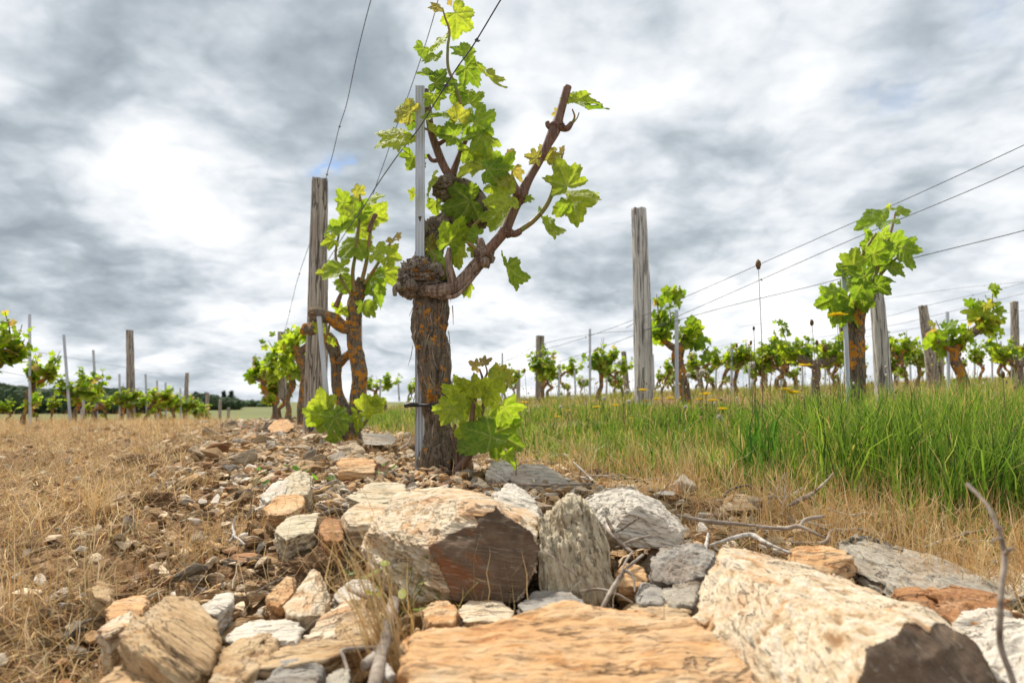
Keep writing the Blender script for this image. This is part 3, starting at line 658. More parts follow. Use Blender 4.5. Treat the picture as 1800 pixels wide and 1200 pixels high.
def clod(px, py, d, r, label, seed):
    D, Q = cs(40); V = D*(1+.42*fbm(D*2.1, 4, seed)[:, None]+.30*fbm(D*7, 3, seed+1)[:, None]+.14*fbm(D*17, 2, seed+2)[:, None])
    p = P(px, py, d); p[2] = g1(p[0], p[1])+r*.15
    mb = MB(); mb.add(V*[r*1.25, r, r*.72]+p, Q); o = mb.build('soil_clod', M['clod'], origin=p); tag(o, label, 'soil clod')
clod(560,985,1.14,.045,'dark crumbly clod of earth with roots left of the dark faced block', 3)
clod(500,1000,1.10,.026,'smaller brown earth clod beside the rooty clod', 5)
clod(240,812,2.5,.055,'dark earth clod in the dry grass at the left', 7)
clod(40,1150,.74,.03,'brown earth clod at the lower left corner', 9)
clod(440,1130,.80,.022,'brown earth lump behind the olive brown slab', 11)
clod(270,900,1.6,.035,'brown earth clod in the middle of the left dry grass', 13)
# ------------------------------------------------------------------ leaves
def leaf_outline(th, seed, deep=.55, n_t=30):
    r0 = np.random.default_rng(seed)
    A = np.array([0, 52, -52, 108, -108])*math.pi/180+r0.normal(0, .05, 5); L = np.array([1, .86, .86, .66, .66])*r0.uniform(.93, 1.07, 5)
    d = np.abs((th[:, None]-A[None]+math.pi) % (2*math.pi)-math.pi)
    r = (L[None]/(1+deep*(d/.5)**2)).max(1)
    ph = th*n_t/(2*math.pi); f = ph % 1.0; big = (th*n_t*.4/(2*math.pi)+.3) % 1.0
    r = r*(1+.11*(1-np.abs(2*f-1))**1.2-.05 + .07*(1-np.abs(2*big-1)))
    sin_ = sstep(2.45, 3.05, np.abs(th)); return r*(1-.72*sin_), A, L
def leaf_geo(nth, nr, seed, deep=.55, veins=True):
    th = np.linspace(-math.pi, math.pi, nth, endpoint=False); r, A, L = leaf_outline(th, seed, deep)
    t = np.linspace(0, 1, nr+1)[1:]
    RR = t[:, None]*r[None]; x = RR*np.sin(th); y = RR*np.cos(th)      # +Y is the tip
    x, y = x.ravel(), y.ravel(); thf = np.tile(th, nr); rf = RR.ravel()
    dl = (thf[:, None]-A[None]+math.pi) % (2*math.pi)-math.pi
    k = np.abs(dl).argmin(1); dmin = dl[np.arange(len(k)), k]
    u = rf*np.cos(dmin); v = np.abs(rf*np.sin(dmin)); edge = np.tile(t[:, None], (1, nth)).ravel()
    main = np.exp(-(v/(.016+.012*(1-edge)))**2)
    sd_ = np.abs(((u-v*.75)*6.5+.2) % 1.0-.5); side = np.exp(-((.5-sd_)/.085)**2)*.6*(u-v*.75 > .05)
    vein = np.clip(main+side, 0, 1)
    r1 = np.random.default_rng(seed+99); cup = r1.uniform(-.2, .38); droop = r1.uniform(.1, .8); fold = r1.uniform(.0, .6)
    z = cup*rf**2 + fold*np.abs(x)*.6 + .055*(1-vein)*np.sin(np.clip(v*9, 0, 3.1)) 
    z = z + .09*fbm(np.stack([x*2.3, y*2.3, x*0+seed], 1), 3, seed) + .05*edge**3*np.sin(thf*7+seed)
    # curl the blade downwards towards its tip and its side lobes
    ang = droop*np.clip(y, 0, 2)**1.3*1.5; yy = np.where(y > 0, np.sin(ang)/(ang/np.maximum(y, 1e-3)+1e-6), y)
    yy = np.where((y > 0) & (ang < 1e-4), y, yy); z = z-np.where(y > 0, (1-np.cos(ang))*y/np.maximum(ang, 1e-3), 0)
    z = z-.16*droop*x**2*2
    V = np.vstack([np.stack([x, yy, z], 1), [0, 0, 0]]); c = len(V)-1
    i = np.arange(nr-1)[:, None]*nth; j = np.arange(nth)[None]; j2 = (j+1) % nth
    Q = np.stack([i+j, i+nth+j, i+nth+j2, i+j2], -1).reshape(-1, 4) if nr > 1 else np.zeros((0, 4), int)
    jj = np.arange(nth); T3 = np.stack([np.full(nth, c), jj, (jj+1) % nth], 1)
    vc = np.append(vein, 1.0); return V, Q, T3, np.stack([vc, vc, vc], 1)
LEAF = []
for i in range(12):
    V, Q, T3, C = leaf_geo(150, 20, 20+i, [.5, .62, .42, .75][i % 4]); mb = MB(); mb.add(V, Q, T3, C); LEAF.append(mb.mesh('leaf', M['leaf']))
NARROW = []
LOW = [leaf_geo(34, 2, 60+i, [.5, .7][i % 2]) for i in range(8)]
def tone_col(t, r):
    """0 deep green .. .35 light yellow-green .. .7 yellow .. 1 reddish young leaf"""
    S = [(0, (.11, .20, .022)), (.12, (.18, .29, .03)), (.35, (.30, .39, .045)), (.6, (.31, .36, .05)), (.8, (.34, .31, .09)), (1.0, (.31, .22, .14))]
    for (a, ca), (b, cb) in zip(S, S[1:]):
        if t <= b: f = (t-a)/(b-a); c = [x*(1-f)+y*f for x, y in zip(ca, cb)]; break
    v = r.uniform(.85, 1.15); return tuple(x*v for x in c)
def leaf_frame(tipv, nrm):
    y = Vector(tipv).normalized(); z = Vector(nrm); z = (z-y*z.dot(y)).normalized(); x = y.cross(z); return Matrix((x, y, z)).transposed()
PX2M = lambda d: d/F

def add_leaf(parent, px, py, d, size, ang, tone, r, narrow=False, facing=None, name='leaf', label=None):
    """one leaf centred at the pixel, `size` photo pixels long, its tip pointing to `ang` degrees (0 right, 90 up)"""
    s = size*PX2M(d)/1.38; a = R(ang)
    toward = r.uniform(-.6, .7)
    tip = Vector((math.cos(a), -toward, math.sin(a)))
    nrm = Vector((r.gauss(0, .6), -1.0 if r.random() < .75 else .9, r.uniform(0, 1.1))) if facing is None else Vector(facing)
    B = leaf_frame(tip, nrm)
    c = PV(px, py, d)-B.col[1]*s*.28
    o = bpy.data.objects.new(name, LEAF[r.randrange(12)]); COL.objects.link(o); o.parent = parent
    sx = s*(.55 if narrow else r.uniform(.9, 1.08))
    o.matrix_local = Matrix.Translation(c-parent.location) @ B.to_4x4() @ Matrix.Diagonal((sx, s, s, 1))
    cc = tone_col(tone, r); o.color = (*cc, 1)
    if label: o['label'] = label
    return c, B, o
def path(pts, d):
    return [P(q[0], q[1], q[2] if len(q) > 2 else d) for q in pts]
def petioles(joints, stems, r, rad=.0011):
    S = np.concatenate([catmull(s, 30) for s in stems])
    for c, B, lf in joints:
        c = np.array(c); dd = np.linalg.norm(S-c, axis=1)+.25*np.clip(S[:, 2]-c[2], 0, 1)
        k = dd.argmin(); a = S[k]; L = np.linalg.norm(a-c)
        if L > .22: continue
        mid = (a+c)/2+np.array([0, 0, -.12*L])-np.array(B.col[1])*.18*L
        m1 = MB(); tube(m1, [a, mid, c], [rad*1.2, rad, rad*.9], nseg=6, n=8)
        po = bpy.data.objects.new('petiole', m1.mesh('petiole', M['shoot'])); COL.objects.link(po); po.parent = lf
        po.matrix_parent_inverse = (Matrix.Translation(lf.parent.location) @ lf.matrix_local).inverted()

# ------------------------------------------------------------------ the main vine
D0 = 2.1
r = random.Random(11)
base = P(775, 852, D0)
vine = thing('vine', 'old main vine in the centre with thick cracked trunk, tallest in the photo and nearest', 'vine', tuple(base))
vine.location = Vector(base)
mb = MB()
px_r = lambda q, d=D0: q*d/F
pts = [(778,872),(776,845),(777,815),(776,785),(770,750),(766,715),(764,680),(762,640),(758,600),(757,565),(759,535),(758,512),(756,496)]
rr = [24,29,38,33,20,22,26,28,29,31,31,27,19]
tube(mb, path(pts, D0), [px_r(q) for q in rr], nseg=220, n=330, rough=.16, seed=4, freq=34, ridg=px_r(4.2))
tube(mb, path([(800,842,2.07),(812,826,2.06),(806,800,2.07),(790,775,2.08)], D0), [px_r(q) for q in (13,18,15,8)], nseg=70, n=60, rough=.2, seed=9, freq=40, ridg=px_r(2.2))
mb.build('trunk', M['bark'], vine)
# knotted head with old pruning cuts
mb = MB()
def knot(mb, px, py, d, rx, ry, rz, seed, amp=.3, n=60):
    D, Q = cs(n)
    q = D*(1+amp*1.2*fbm(D*1.8+seed, 4, seed)[:, None]+.50*(.7-2.2*np.abs(fbm(D*[2.2, 2.2, 6]+seed, 3, seed+1)))[:, None]*.5-.06*np.abs(fbm(D*[6, 6, 20]+seed, 3, seed+2))[:, None]+.03*fbm(D*24, 2, seed+3)[:, None])
    mb.add(q*[px_r(rx, d), px_r(ry, d), px_r(rz, d)]+P(px, py, d), Q)
knot(mb, 742,490,2.08,40,38,30,1); knot(mb, 765,500,2.10,30,32,22,2); knot(mb, 722,502,2.06,24,26,20,3); knot(mb, 735,472,2.10,22,22,18,8); knot(mb, 716,492,2.03,12,10,10,51,.4,30); knot(mb, 744,462,2.06,13,12,9,52,.5,30); knot(mb, 770,482,2.05,14,12,11,53,.5,30); knot(mb, 752,512,2.04,20,14,9,54,.4,34); knot(mb, 730,478,2.03,11,9,8,55,.5,30)
tube(mb, path([(735,498,2.05),(715,502,2.03),(696,505,2.02),(694,520,2.02)], D0), [px_r(q) for q in (14,9,6,4)], nseg=30, n=26, rough=.25, seed=3, ridg=px_r(1.2))
tube(mb, path([(728,505,2.03),(722,498,1.985)], D0), [px_r(8), px_r(8)], nseg=24, n=6, rough=.08, seed=3)
tube(mb, path([(752,478,2.06),(770,470,2.04),(780,486,2.03)], D0), [px_r(9), px_r(8), px_r(4)], nseg=24, n=16, rough=.2, seed=5, ridg=px_r(1))
mb.build('knotted_head', M['bark_dark'], vine)
# second, upper part of the trunk climbing behind the head
mb = MB()
up_pts = path([(758,505,2.14),(752,465,2.17),(758,430,2.18),(778,402,2.18),(808,388,2.18),(836,372,2.17),(826,345,2.17),(800,330,2.17),(786,312,2.17)], D0)
tube(mb, up_pts, [px_r(q) for q in (24,24,24,26,27,24,20,24,14)], nseg=150, n=230, rough=.24, seed=14, freq=36, ridg=px_r(3.0))
knot(mb, 790,332,2.16,26,24,22,6); knot(mb, 840,378,2.17,24,22,24,7); knot(mb, 772,405,2.17,26,24,20,12)
tube(mb, path([(752,412,2.15),(742,395,2.13),(738,380,2.12)], D0), [px_r(q) for q in (10,8,7)], nseg=20, n=14, rough=.3, seed=8, ridg=px_r(1))
mb.build('upper_trunk', M['bark_dark'], vine)
# loose peeling strips
mb = MB()
for i in range(46):
    t = r.random(); y0 = 505+t*300; side = r.choice([-1, 1, 1]); cx = 760+(8 if y0 > 700 else 0)
    x0 = cx+side*r.uniform(22, 36) if r.random() < .7 else cx+r.uniform(-25, 25); L = r.uniform(10, 38)
    dd = D0-.055*math.sqrt(max(0, 1-((x0-cx)/37)**2))
    tube(mb, path([(x0, y0, dd), (x0+side*r.uniform(1, 5), y0+L*.5, dd-.004), (x0+side*r.uniform(-1, 10), y0+L, dd-.01)], D0), [.0016, .0013, .0006], nseg=5, n=7, rough=.3, seed=i)
mb.build('peeling_bark', M['twig'], vine)
# long brown cane from the head to the upper right
mb = MB()
c_lo = path([(738,506,2.03),(765,512,2.02),(795,506,2.03),(822,484,2.04),(845,458,2.04),(858,442,2.04)], D0)
tube(mb, c_lo, [px_r(q) for q in (6,11,12,12,11,10)], nseg=80, n=90, rough=.12, seed=21, freq=60, ridg=px_r(1.5))
knot(mb, 850,452,2.04,17,16,18,31,.35,34); tube(mb, path([(852,456,2.03),(853,464,2.0)], D0), [px_r(8), px_r(7.5)], nseg=20, n=5, rough=.1)
tube(mb, path([(852,452,2.04),(845,430,2.04),(842,420,2.04)], D0), [px_r(9), px_r(8), px_r(6)], nseg=24, n=14, rough=.3, seed=3, ridg=px_r(1))
tube(mb, path([(798,505,2.03),(792,480,2.02),(788,455,2.02),(790,436,2.02)], D0), [px_r(q) for q in (10,7,5,4)], nseg=24, n=20, rough=.12, seed=6)
tube(mb, path([(770,522,2.02),(800,520,2.02),(822,500,2.03),(840,478,2.03)], D0), [px_r(q) for q in (4,4,3.5,3)], nseg=16, n=24, rough=.1, seed=7)
mb.build('arm', M['cane_peel'], vine)
mb = MB()
cane = path([(852,448),(872,425),(888,405),(898,383),(907,362),(916,343),(930,315),(946,287),(962,255),(975,228),(985,198),(998,152)], 2.03)
tube(mb, cane, [px_r(q) for q in (10,9,9,8,8,10,7.5,7.2,8,10.5,7.6,7.2)], nseg=40, n=150, rough=.05, seed=23, freq=26, ridg=px_r(.12))
knot(mb, 915,345,2.03,13,12,13,41,.25,24); knot(mb, 979,223,2.03,14,12,9,42,.25,24); knot(mb, 889,408,2.03,12,11,10,43,.2,20)
tube(mb, path([(975,228),(964,222),(962,214)], 2.03), [px_r(6), px_r(5), px_r(4)], nseg=12, n=8, rough=.2)
tube(mb, path([(980,224),(996,226),(1005,216)], 2.03), [px_r(6), px_r(6), px_r(4)], nseg=14, n=12, rough=.2)
tube(mb, path([(912,345),(902,325),(898,312)], 2.02), [px_r(8), px_r(7), px_r(5)], nseg=14, n=12, rough=.3, seed=4)
tube(mb, path([(890,408),(905,411),(915,406)], 2.03), [px_r(7), px_r(6), px_r(5)], nseg=14, n=12, rough=.2, seed=6)
mb.build('cane', M['cane'], vine)
mb = MB()
for q, rad in [([(792,312),(780,292),(768,262),(758,230),(752,190),(748,158)], (8,8,8,7,7,6)), ([(795,308),(802,288),(812,262),(820,245)], (8,6,5,4)),
               ([(775,280),(760,282),(752,272)], (5,4,3)), ([(768,255),(782,246),(790,238)], (5,4,3))]:
    tube(mb, path(q, 2.15), [px_r(a) for a in rad], nseg=20, n=50, rough=.1, seed=2)
mb.build('cane', M['cane'], vine)
stems = []; SN = ['shoot', 'shoot']
def stem(q, d, rad):
    p = path(q, d); stems.append(p); m1 = MB(); tube(m1, p, [px_r(a) for a in rad], nseg=12, n=8*len(q), rough=.05, seed=3); m1.build(SN[0], M[SN[1]], vine)
stem([(794,230),(800,205),(808,180),(800,150),(788,120),(787,85),(790,55),(782,30),(778,14)], 2.13, (3.5,3.5,3.2,3,2.8,2.6,2.4,1.8,1.2))
stem([(758,230),(745,225),(732,215),(720,210)], 2.12, (2.6,2,1.6,1.2))
stem([(915,405),(938,388),(960,362),(972,335),(975,308),(985,285),(990,268)], 2.03, (4.5,4.2,4,3.6,3,2.2,1.4))
stem([(1005,216),(1010,205),(1006,192)], 2.03, (2.2,1.8,1.2)); stem([(1006,218),(1014,208),(1018,198)], 2.03, (1.5,1.2,1))
stem([(900,315),(890,300),(893,285),(897,270)], 2.02, (3,2.2,1.8,1.2)); stem([(905,330),(885,322),(872,310),(862,300)], 2.02, (2.6,2.2,1.8,1.4))
stem([(800,330),(815,345),(826,368),(835,390)], 2.12, (2.5,2.2,2,2)); stem([(830,400),(845,385),(862,370)], 2.1, (4,3,2))
stem([(756,470),(765,455),(757,440)], 2.06, (2,1.6,1.2)); stem([(840,440),(828,430),(818,425)], 2.03, (4,3,2))
LV = [(766,12,26,190,.9),(811,33,62,-40,.4),(771,80,52,200,.4),(760,103,38,-110,.2),(811,92,50,150,.15),(825,128,52,-60,.08),(862,140,58,-50,.6),
 (752,133,42,170,.2),(775,148,52,0,.05),(792,4,14,80,1.),(713,195,46,150,.8),(693,240,72,205,.4),(722,205,46,-90,.05),(724,284,50,-100,.15),
 (825,175,52,90,.15),(846,210,62,20,.15),(822,224,66,220,.1),(852,245,62,-60,.3),(790,238,44,180,.1),(832,270,52,-60,.25),(761,206,44,30,.25),
 (805,200,36,90,.7),(766,175,42,-80,.25),(754,325,46,-90,.4),(766,362,30,-90,.25),(769,231,42,-70,.45),(727,345,26,-120,.5),(840,298,64,188,.55),
 (885,290,48,30,.15),(867,297,50,0,.05),(899,270,20,60,1.),(937,277,32,170,.82),(967,273,42,60,.8),(990,266,20,75,1.),(906,305,32,-60,.9),
 (812,357,74,190,.12),(882,350,66,190,.4),(880,382,60,-110,.2),(992,316,72,110,.35),(1019,345,92,-22,.35),(993,364,28,-120,.15),(930,350,20,0,.15),
 (980,200,22,190,.9),(797,412,68,75,.2),(778,468,62,-105,.1),(748,435,34,190,.78),(757,425,24,70,.85),(805,453,34,-80,.5),(827,423,28,180,.05),
 (832,441,26,-100,.6),(823,504,38,-110,.4),(834,411,32,150,.05),(868,326,34,200,.3),(800,160,44,40,.1),(835,240,50,0,.1),
 (786,205,40,-30,.2),(745,90,34,-100,.1),(884,318,34,160,.7)]
J = []
for q in LV:
    d = 2.12 if q[1] < 290 and q[0] < 860 else (2.10 if q[0] < 860 else 2.03); d += r.uniform(-.06, .05)
    J.append(add_leaf(vine, q[0], q[1], d, q[2]*1.06, q[3], q[4], r))
J.append(add_leaf(vine, 960, 402, 2.03, 78, -62, .25, r, narrow=True, facing=(.75, -.6, .1)))
J.append(add_leaf(vine, 1020, 180, 2.03, 74, -20, .3, r, narrow=True, facing=(0, -.8, .45)))
J.append(add_leaf(vine, 1046, 193, 2.03, 48, -8, .0, r, narrow=True, facing=(0, -.35, .9)))
J.append(add_leaf(vine, 895, 484, 2.02, 84, -70, .15, r, narrow=True, facing=(.7, -.7, .1)))
petioles(J, stems+[cane, c_lo, up_pts], r)
# sucker growing from the foot
stems2 = []; stems = stems2; SN = ['sucker_shoot', 'cane']
stem([(800,832),(818,810),(830,785),(829,745),(834,705),(848,672),(843,648)], 1.98, (8,7,5.5,4.5,3.6,2.4,1.4))
stem([(842,745),(850,712),(862,684),(872,662),(888,642)], 1.99, (4,3.6,3,2,1)); stem([(806,820),(803,795),(797,770),(800,745)], 1.99, (4,3,2.6,2))
stem([(848,672),(856,655),(853,640)], 1.98, (2,1.6,1))
J = []
for q in [(806,703,78,215,.35),(790,725,52,250,.3),(827,683,50,150,.5),(862,690,56,0,.5),(838,722,36,-90,.4),(818,762,40,190,.25),(848,774,86,205,.05),
          (886,768,84,-30,.06),(892,722,62,-55,.2),(868,672,50,-40,.45),(834,642,24,150,1.),(854,636,22,20,1.),(878,652,34,40,.8),(893,664,30,-20,.72),
          (806,782,24,200,.03),(816,786,26,-20,.03),(812,700,40,-90,.4),(846,690,40,90,.5)]:
    J.append(add_leaf(vine, q[0], q[1], 1.97+r.uniform(-.05, .04), q[2], q[3], q[4], r))
J.append(add_leaf(vine, 888, 812, 1.96, 62, -88, .15, r, narrow=True, facing=(.5, -.8, 0)))
petioles(J, stems2, r)

# grooved galvanised stake beside the main vine, with its black tie
def stake(pix, d0, d1, wpx, label, group=None, grooved=False, zg=True):
    a, b = P(*pix[0], d0), P(*pix[1], d1)
    w_ = wpx*d0/F/2
    prof = []
    if grooved:
        for i in range(7):
            u = -1+2*i/6; prof.append((u*w_, -.55*w_+(.16*w_ if i % 2 else 0)))
        prof += [(w_, .5*w_), (w_*.8, .5*w_), (w_*.8, -.3*w_), (-w_*.8, -.3*w_), (-w_*.8, .5*w_), (-w_, .5*w_)]
    else: prof = [(-w_, -w_*.6), (0, -w_*.85), (w_, -w_*.6), (w_, w_*.6), (w_*.7, w_*.6), (w_*.7, -w_*.2), (-w_*.7, -w_*.2), (-w_*.7, w_*.6), (-w_, w_*.6)]
    m = len(prof); V = []
    for p in (a, b):
        for (u, v) in prof: V.append((p[0]+u, p[1]+v, p[2]))
    Q = [(i, (i+1) % m, m+(i+1) % m, m+i) for i in range(m)]
    bmm = bmesh.new(); vs = [bmm.verts.new(v) for v in V]
    for q in Q: bmm.faces.new([vs[k] for k in q])
    bmm.faces.new(vs[:m][::-1]); bmm.faces.new(vs[m:]); 
    for v in vs: v.co -= Vector(a)
    me = bpy.data.meshes.new('metal_stake'); bmm.to_mesh(me); bmm.free(); me.materials.append(M['zinc'])
    o = bpy.data.objects.new('metal_stake', me); COL.objects.link(o); o.location = Vector(a)
    return tag(o, label, 'stake', group)
st = stake([(739,862),(739.5,155)], 2.13, 2.13, 16, 'grey grooved metal stake standing behind the main vine trunk', grooved=True)
st.location.y -= .012
mb = MB()
th = np.linspace(0, 2*math.pi, 25); c0 = P(757, 712, 2.12)
ring = [c0+np.array([math.cos(a)*px_r(36), math.sin(a)*.075, -.002*math.cos(a)]) for a in th]
tube(mb, ring, .0048, nseg=10, n=90, rough=.12, seed=3, freq=150)
tube(mb, path([(736,712,2.06),(722,711,2.04),(711,713,2.04)], 2.1), [.006, .007, .0065], nseg=10, n=12)
o = mb.build('cable_tie', M['rubber'], st)

# ------------------------------------------------------------------ the second vine
D2 = 3.6
r = random.Random(21)
vine2 = thing('vine', 'second vine with two orange spotted crooked trunks, standing right of the left wooden post', 'vine', tuple(P(615, 785, D2)))
def trunks(parent, lst, mat, d, seed, ridg=1.5, nseg=60):
    mb = MB()
    for i, (q, rad) in enumerate(lst):
        tube(mb, path(q, d), [px_r(a, d) for a in rad], nseg=nseg, n=30*len(q), rough=.2, seed=seed+i, freq=26, ridg=px_r(ridg, d))
    return mb.build('trunk', mat, parent)
trunks(vine2, [([(620,800),(617,775),(616,750),(622,722),(630,690),(632,655),(625,615),(622,575),(624,535),(632,505),(638,490)], (19,21,17,14,13,14,14,13,13,13,9)),
               ([(608,740,3.62),(603,715,3.66),(594,690,3.68),(591,660,3.68),(590,632,3.68),(584,605,3.68),(574,588,3.68)], (11,11,10,10,12,12,9)),
               ([(594,640,3.68),(604,630,3.66),(618,618,3.62)], (9,8,8)),
               ([(622,572),(604,575,3.58),(588,562,3.56),(572,556,3.55),(556,552,3.55),(545,548,3.55)], (13,11,12,11,13,8)),
               ([(560,565,3.7),(548,580,3.72),(538,575,3.75),(532,585,3.78)], (9,9,9,5))], M['bark_lichen'], D2, 31)
mb = MB()
for q, rad in [([(648,408),(654,390),(661,376)], (4.5,4,4)), ([(590,540),(596,525),(600,515)], (5,4,3))]:
    tube(mb, path(q, 3.5), [px_r(a, D2) for a in rad], nseg=14, n=12, rough=.1)
mb.build('cane', M['cane'], vine2)
def shoots(parent, lst, d, mat='shoot', k=1.0):
    S = []
    for q, rad in lst:
        mb = MB(); p = path(q, d); S.append(p); tube(mb, p, [px_r(a*k, d) for a in rad], nseg=8, n=8*len(q)); mb.build('shoot', M[mat], parent)
    return S
S2 = shoots(vine2, [([(624,515),(620,480),(626,440),(630,400),(634,360),(630,330)], (4,3.5,3,3,2.5,1.5)), ([(636,495),(645,455),(650,415),(655,380)], (4,3.5,3,2)),
     ([(640,500),(660,470),(675,445),(688,425),(697,412)], (3.5,3,2.5,2,1)), ([(618,520),(600,490),(590,450),(596,410)], (3,3,2.5,2)), ([(612,770),(600,745),(580,725),(570,718)], (3,2.5,2,1.5)),
     ([(622,770),(640,745),(650,730),(656,715)], (4,3,2.5,2)), ([(575,590),(580,570),(590,555)], (3,2,2))], 3.56)
J = []
for q in [(630,335,26,110,.75),(612,372,60,150,.3),(650,350,48,60,.35),(640,398,56,10,.3),(664,380,50,-20,.4),(592,404,50,170,.15),(620,432,62,-120,.15),(592,478,60,200,.25),
          (665,442,46,20,.35),(690,452,42,-10,.4),(612,500,52,-120,.12),(650,492,56,-80,.08),(682,484,48,-40,.3),(662,520,46,-60,.12),(640,540,36,-90,.2),
          (598,545,32,-120,.3),(575,480,36,190,.5),(690,424,22,50,.9),(565,572,32,100,.5),(600,350,36,120,.2),          (580,425,36,200,.4),(640,372,40,0,.1),(652,545,34,-60,.2),(700,415,16,60,1.),(585,600,26,-90,.4),(604,395,44,90,.2)]:
    J.append(add_leaf(vine2, q[0], q[1], 3.54+r.uniform(-.12, .10), q[2]*.98, q[3], q[4], r))
for q in [(563,716,54,165,.4),(556,736,50,215,.25),(592,742,54,-60,.12),(582,728,44,-120,.1),(651,716,54,25,.45),(630,738,44,-100,.3),(590,770,32,-90,.15),(570,745,40,-110,.2),(666,712,30,30,.4)]:
    J.append(add_leaf(vine2, q[0], q[1], 3.42+r.uniform(-.06, .04), q[2], q[3], q[4], r))
petioles(J, S2, r, .0014)
stake([(579,748),(561,556)], 3.5, 3.5, 8, 'thin leaning grey metal stake in front of the left wooden post')
stake([(634,745),(632,560)], 3.72, 3.72, 8, 'grey metal stake hidden behind the second vine trunk')

# ------------------------------------------------------------------ the right hand vine
D3 = 3.1
r = random.Random(33)
vine3 = thing('vine', 'tall leafy vine with straight orange trunk beside the leaning pale post at the right', 'vine', tuple(P(1508, 735, D3)))
trunks(vine3, [([(1516,760),(1510,725),(1504,690),(1502,650),(1502,610),(1504,570),(1508,540),(1522,518),(1532,508)], (13,14,16,17,17,16,16,16,10)),
               ([(1506,560),(1492,545),(1480,540)], (10,9,6))], M['bark_far'], D3, 61)
S3 = shoots(vine3, [([(1524,515),(1540,480),(1548,455),(1560,425),(1568,400),(1574,375)], (4,3.5,3,3,2.5,1.5)), ([(1532,508),(1550,480),(1570,460),(1582,445)], (4,3,2.5,2)),
     ([(1500,545),(1482,530),(1468,520)], (4,3,2)), ([(1508,530),(1500,500),(1505,470),(1520,440),(1540,410)], (4,3.5,3,2.5,2))], D3-.03)
J = []
for q in [(1585,370,34,10,.15),(1560,364,16,100,.6),(1541,391,66,190,.1),(1527,431,48,180,.1),(1559,427,54,-70,.25),(1590,445,56,-70,.1),(1531,458,56,-90,.08),(1566,452,44,-60,.12),
          (1482,485,48,170,.1),(1510,482,52,150,.06),(1524,490,64,-90,.12),(1559,487,44,-40,.08),(1489,506,54,200,.05),(1489,534,62,-100,.1),(1454,529,54,205,.12),(1461,511,40,150,.15),
          (1461,557,44,-90,.06),(1470,542,42,-120,.08),(1546,505,40,-30,.05),(1503,457,44,90,.25),(1572,475,42,-50,.1),(1545,440,48,30,.15),(1510,510,50,-110,.04),(1500,560,46,-90,.08),
          (1518,535,40,-60,.08),(1540,470,50,0,.03),(1575,420,40,60,.12),(1550,410,40,120,.2),(1478,560,40,-80,.1),(1490,470,36,150,.2),(1596,425,22,60,.1),(1522,412,34,150,.15)]:
    J.append(add_leaf(vine3, q[0], q[1], D3-.03+r.uniform(-.12, .10), q[2]*.95, q[3], q[4]*1.0, r))
petioles(J, S3, r, .0013)
# ------------------------------------------------------------------ vines farther off: prototypes one metre tall, then copies
def foliage_add(mb, c, size, r, tone=None):
    V, Q, T3, C = LOW[r.randrange(8)]
    a = r.uniform(0, 6.28); el = r.uniform(-1.2, .5)
    tip = Vector((math.cos(a)*math.cos(el), math.sin(a)*math.cos(el), math.sin(el)))
    nrm = Vector((r.gauss(0, .6), r.gauss(0, .6), r.uniform(.1, 1)))
    if abs(tip.dot(nrm.normalized())) > .95: nrm = Vector((0, -1, .2))
    B = np.array(leaf_frame(tip, nrm))
    t = tone if tone is not None else min(1, max(0, r.gauss(.22, .14)) if r.random() < .9 else r.uniform(.6, 1))
    mb.add((V*size)@B.T+np.asarray(c), Q, T3, tone_col(t, r))
def proto(seed, trunk, arms, shoots_, nleaf, lsz=.10, low=False, mat='bark_far', tone=None):
    """all coordinates in metres for a one metre vine, root at the origin"""
    r = random.Random(seed)
    root = bpy.data.objects.new('vine', None); COL.objects.link(root)
    mb = MB(); tp, tr = trunk
    tube(mb, tp, tr, nseg=22, n=46, rough=.28, seed=seed, freq=22, ridg=.004)
    for ap, ar in arms: tube(mb, ap, ar, nseg=14, n=24, rough=.4, seed=seed+5, freq=26, ridg=.004)
    mb.build('trunk', M[mat], root)
    mb = MB(); sh = []
    for sp in shoots_:
        c = catmull(sp, 24); tube(mb, sp, [.007, .005, .003][:len(sp)] if len(sp) == 3 else [.007]+[.004]*(len(sp)-1), nseg=5, n=12, col=(.20, .13, .05)); sh.append(c)
    for i in range(nleaf):
        c = sh[r.randrange(len(sh))]; t = r.random(); k = int(t*23)
        off = np.array([r.gauss(0, 1), r.gauss(0, 1), r.gauss(0, .8)])*.034
        foliage_add(mb, c[k]+off, lsz*.92*(1.15-.6*t)*r.uniform(.6, 1.2), r, tone if r.random() < .8 else None)
    mb.build('foliage', M['foliage'], root)
    return root
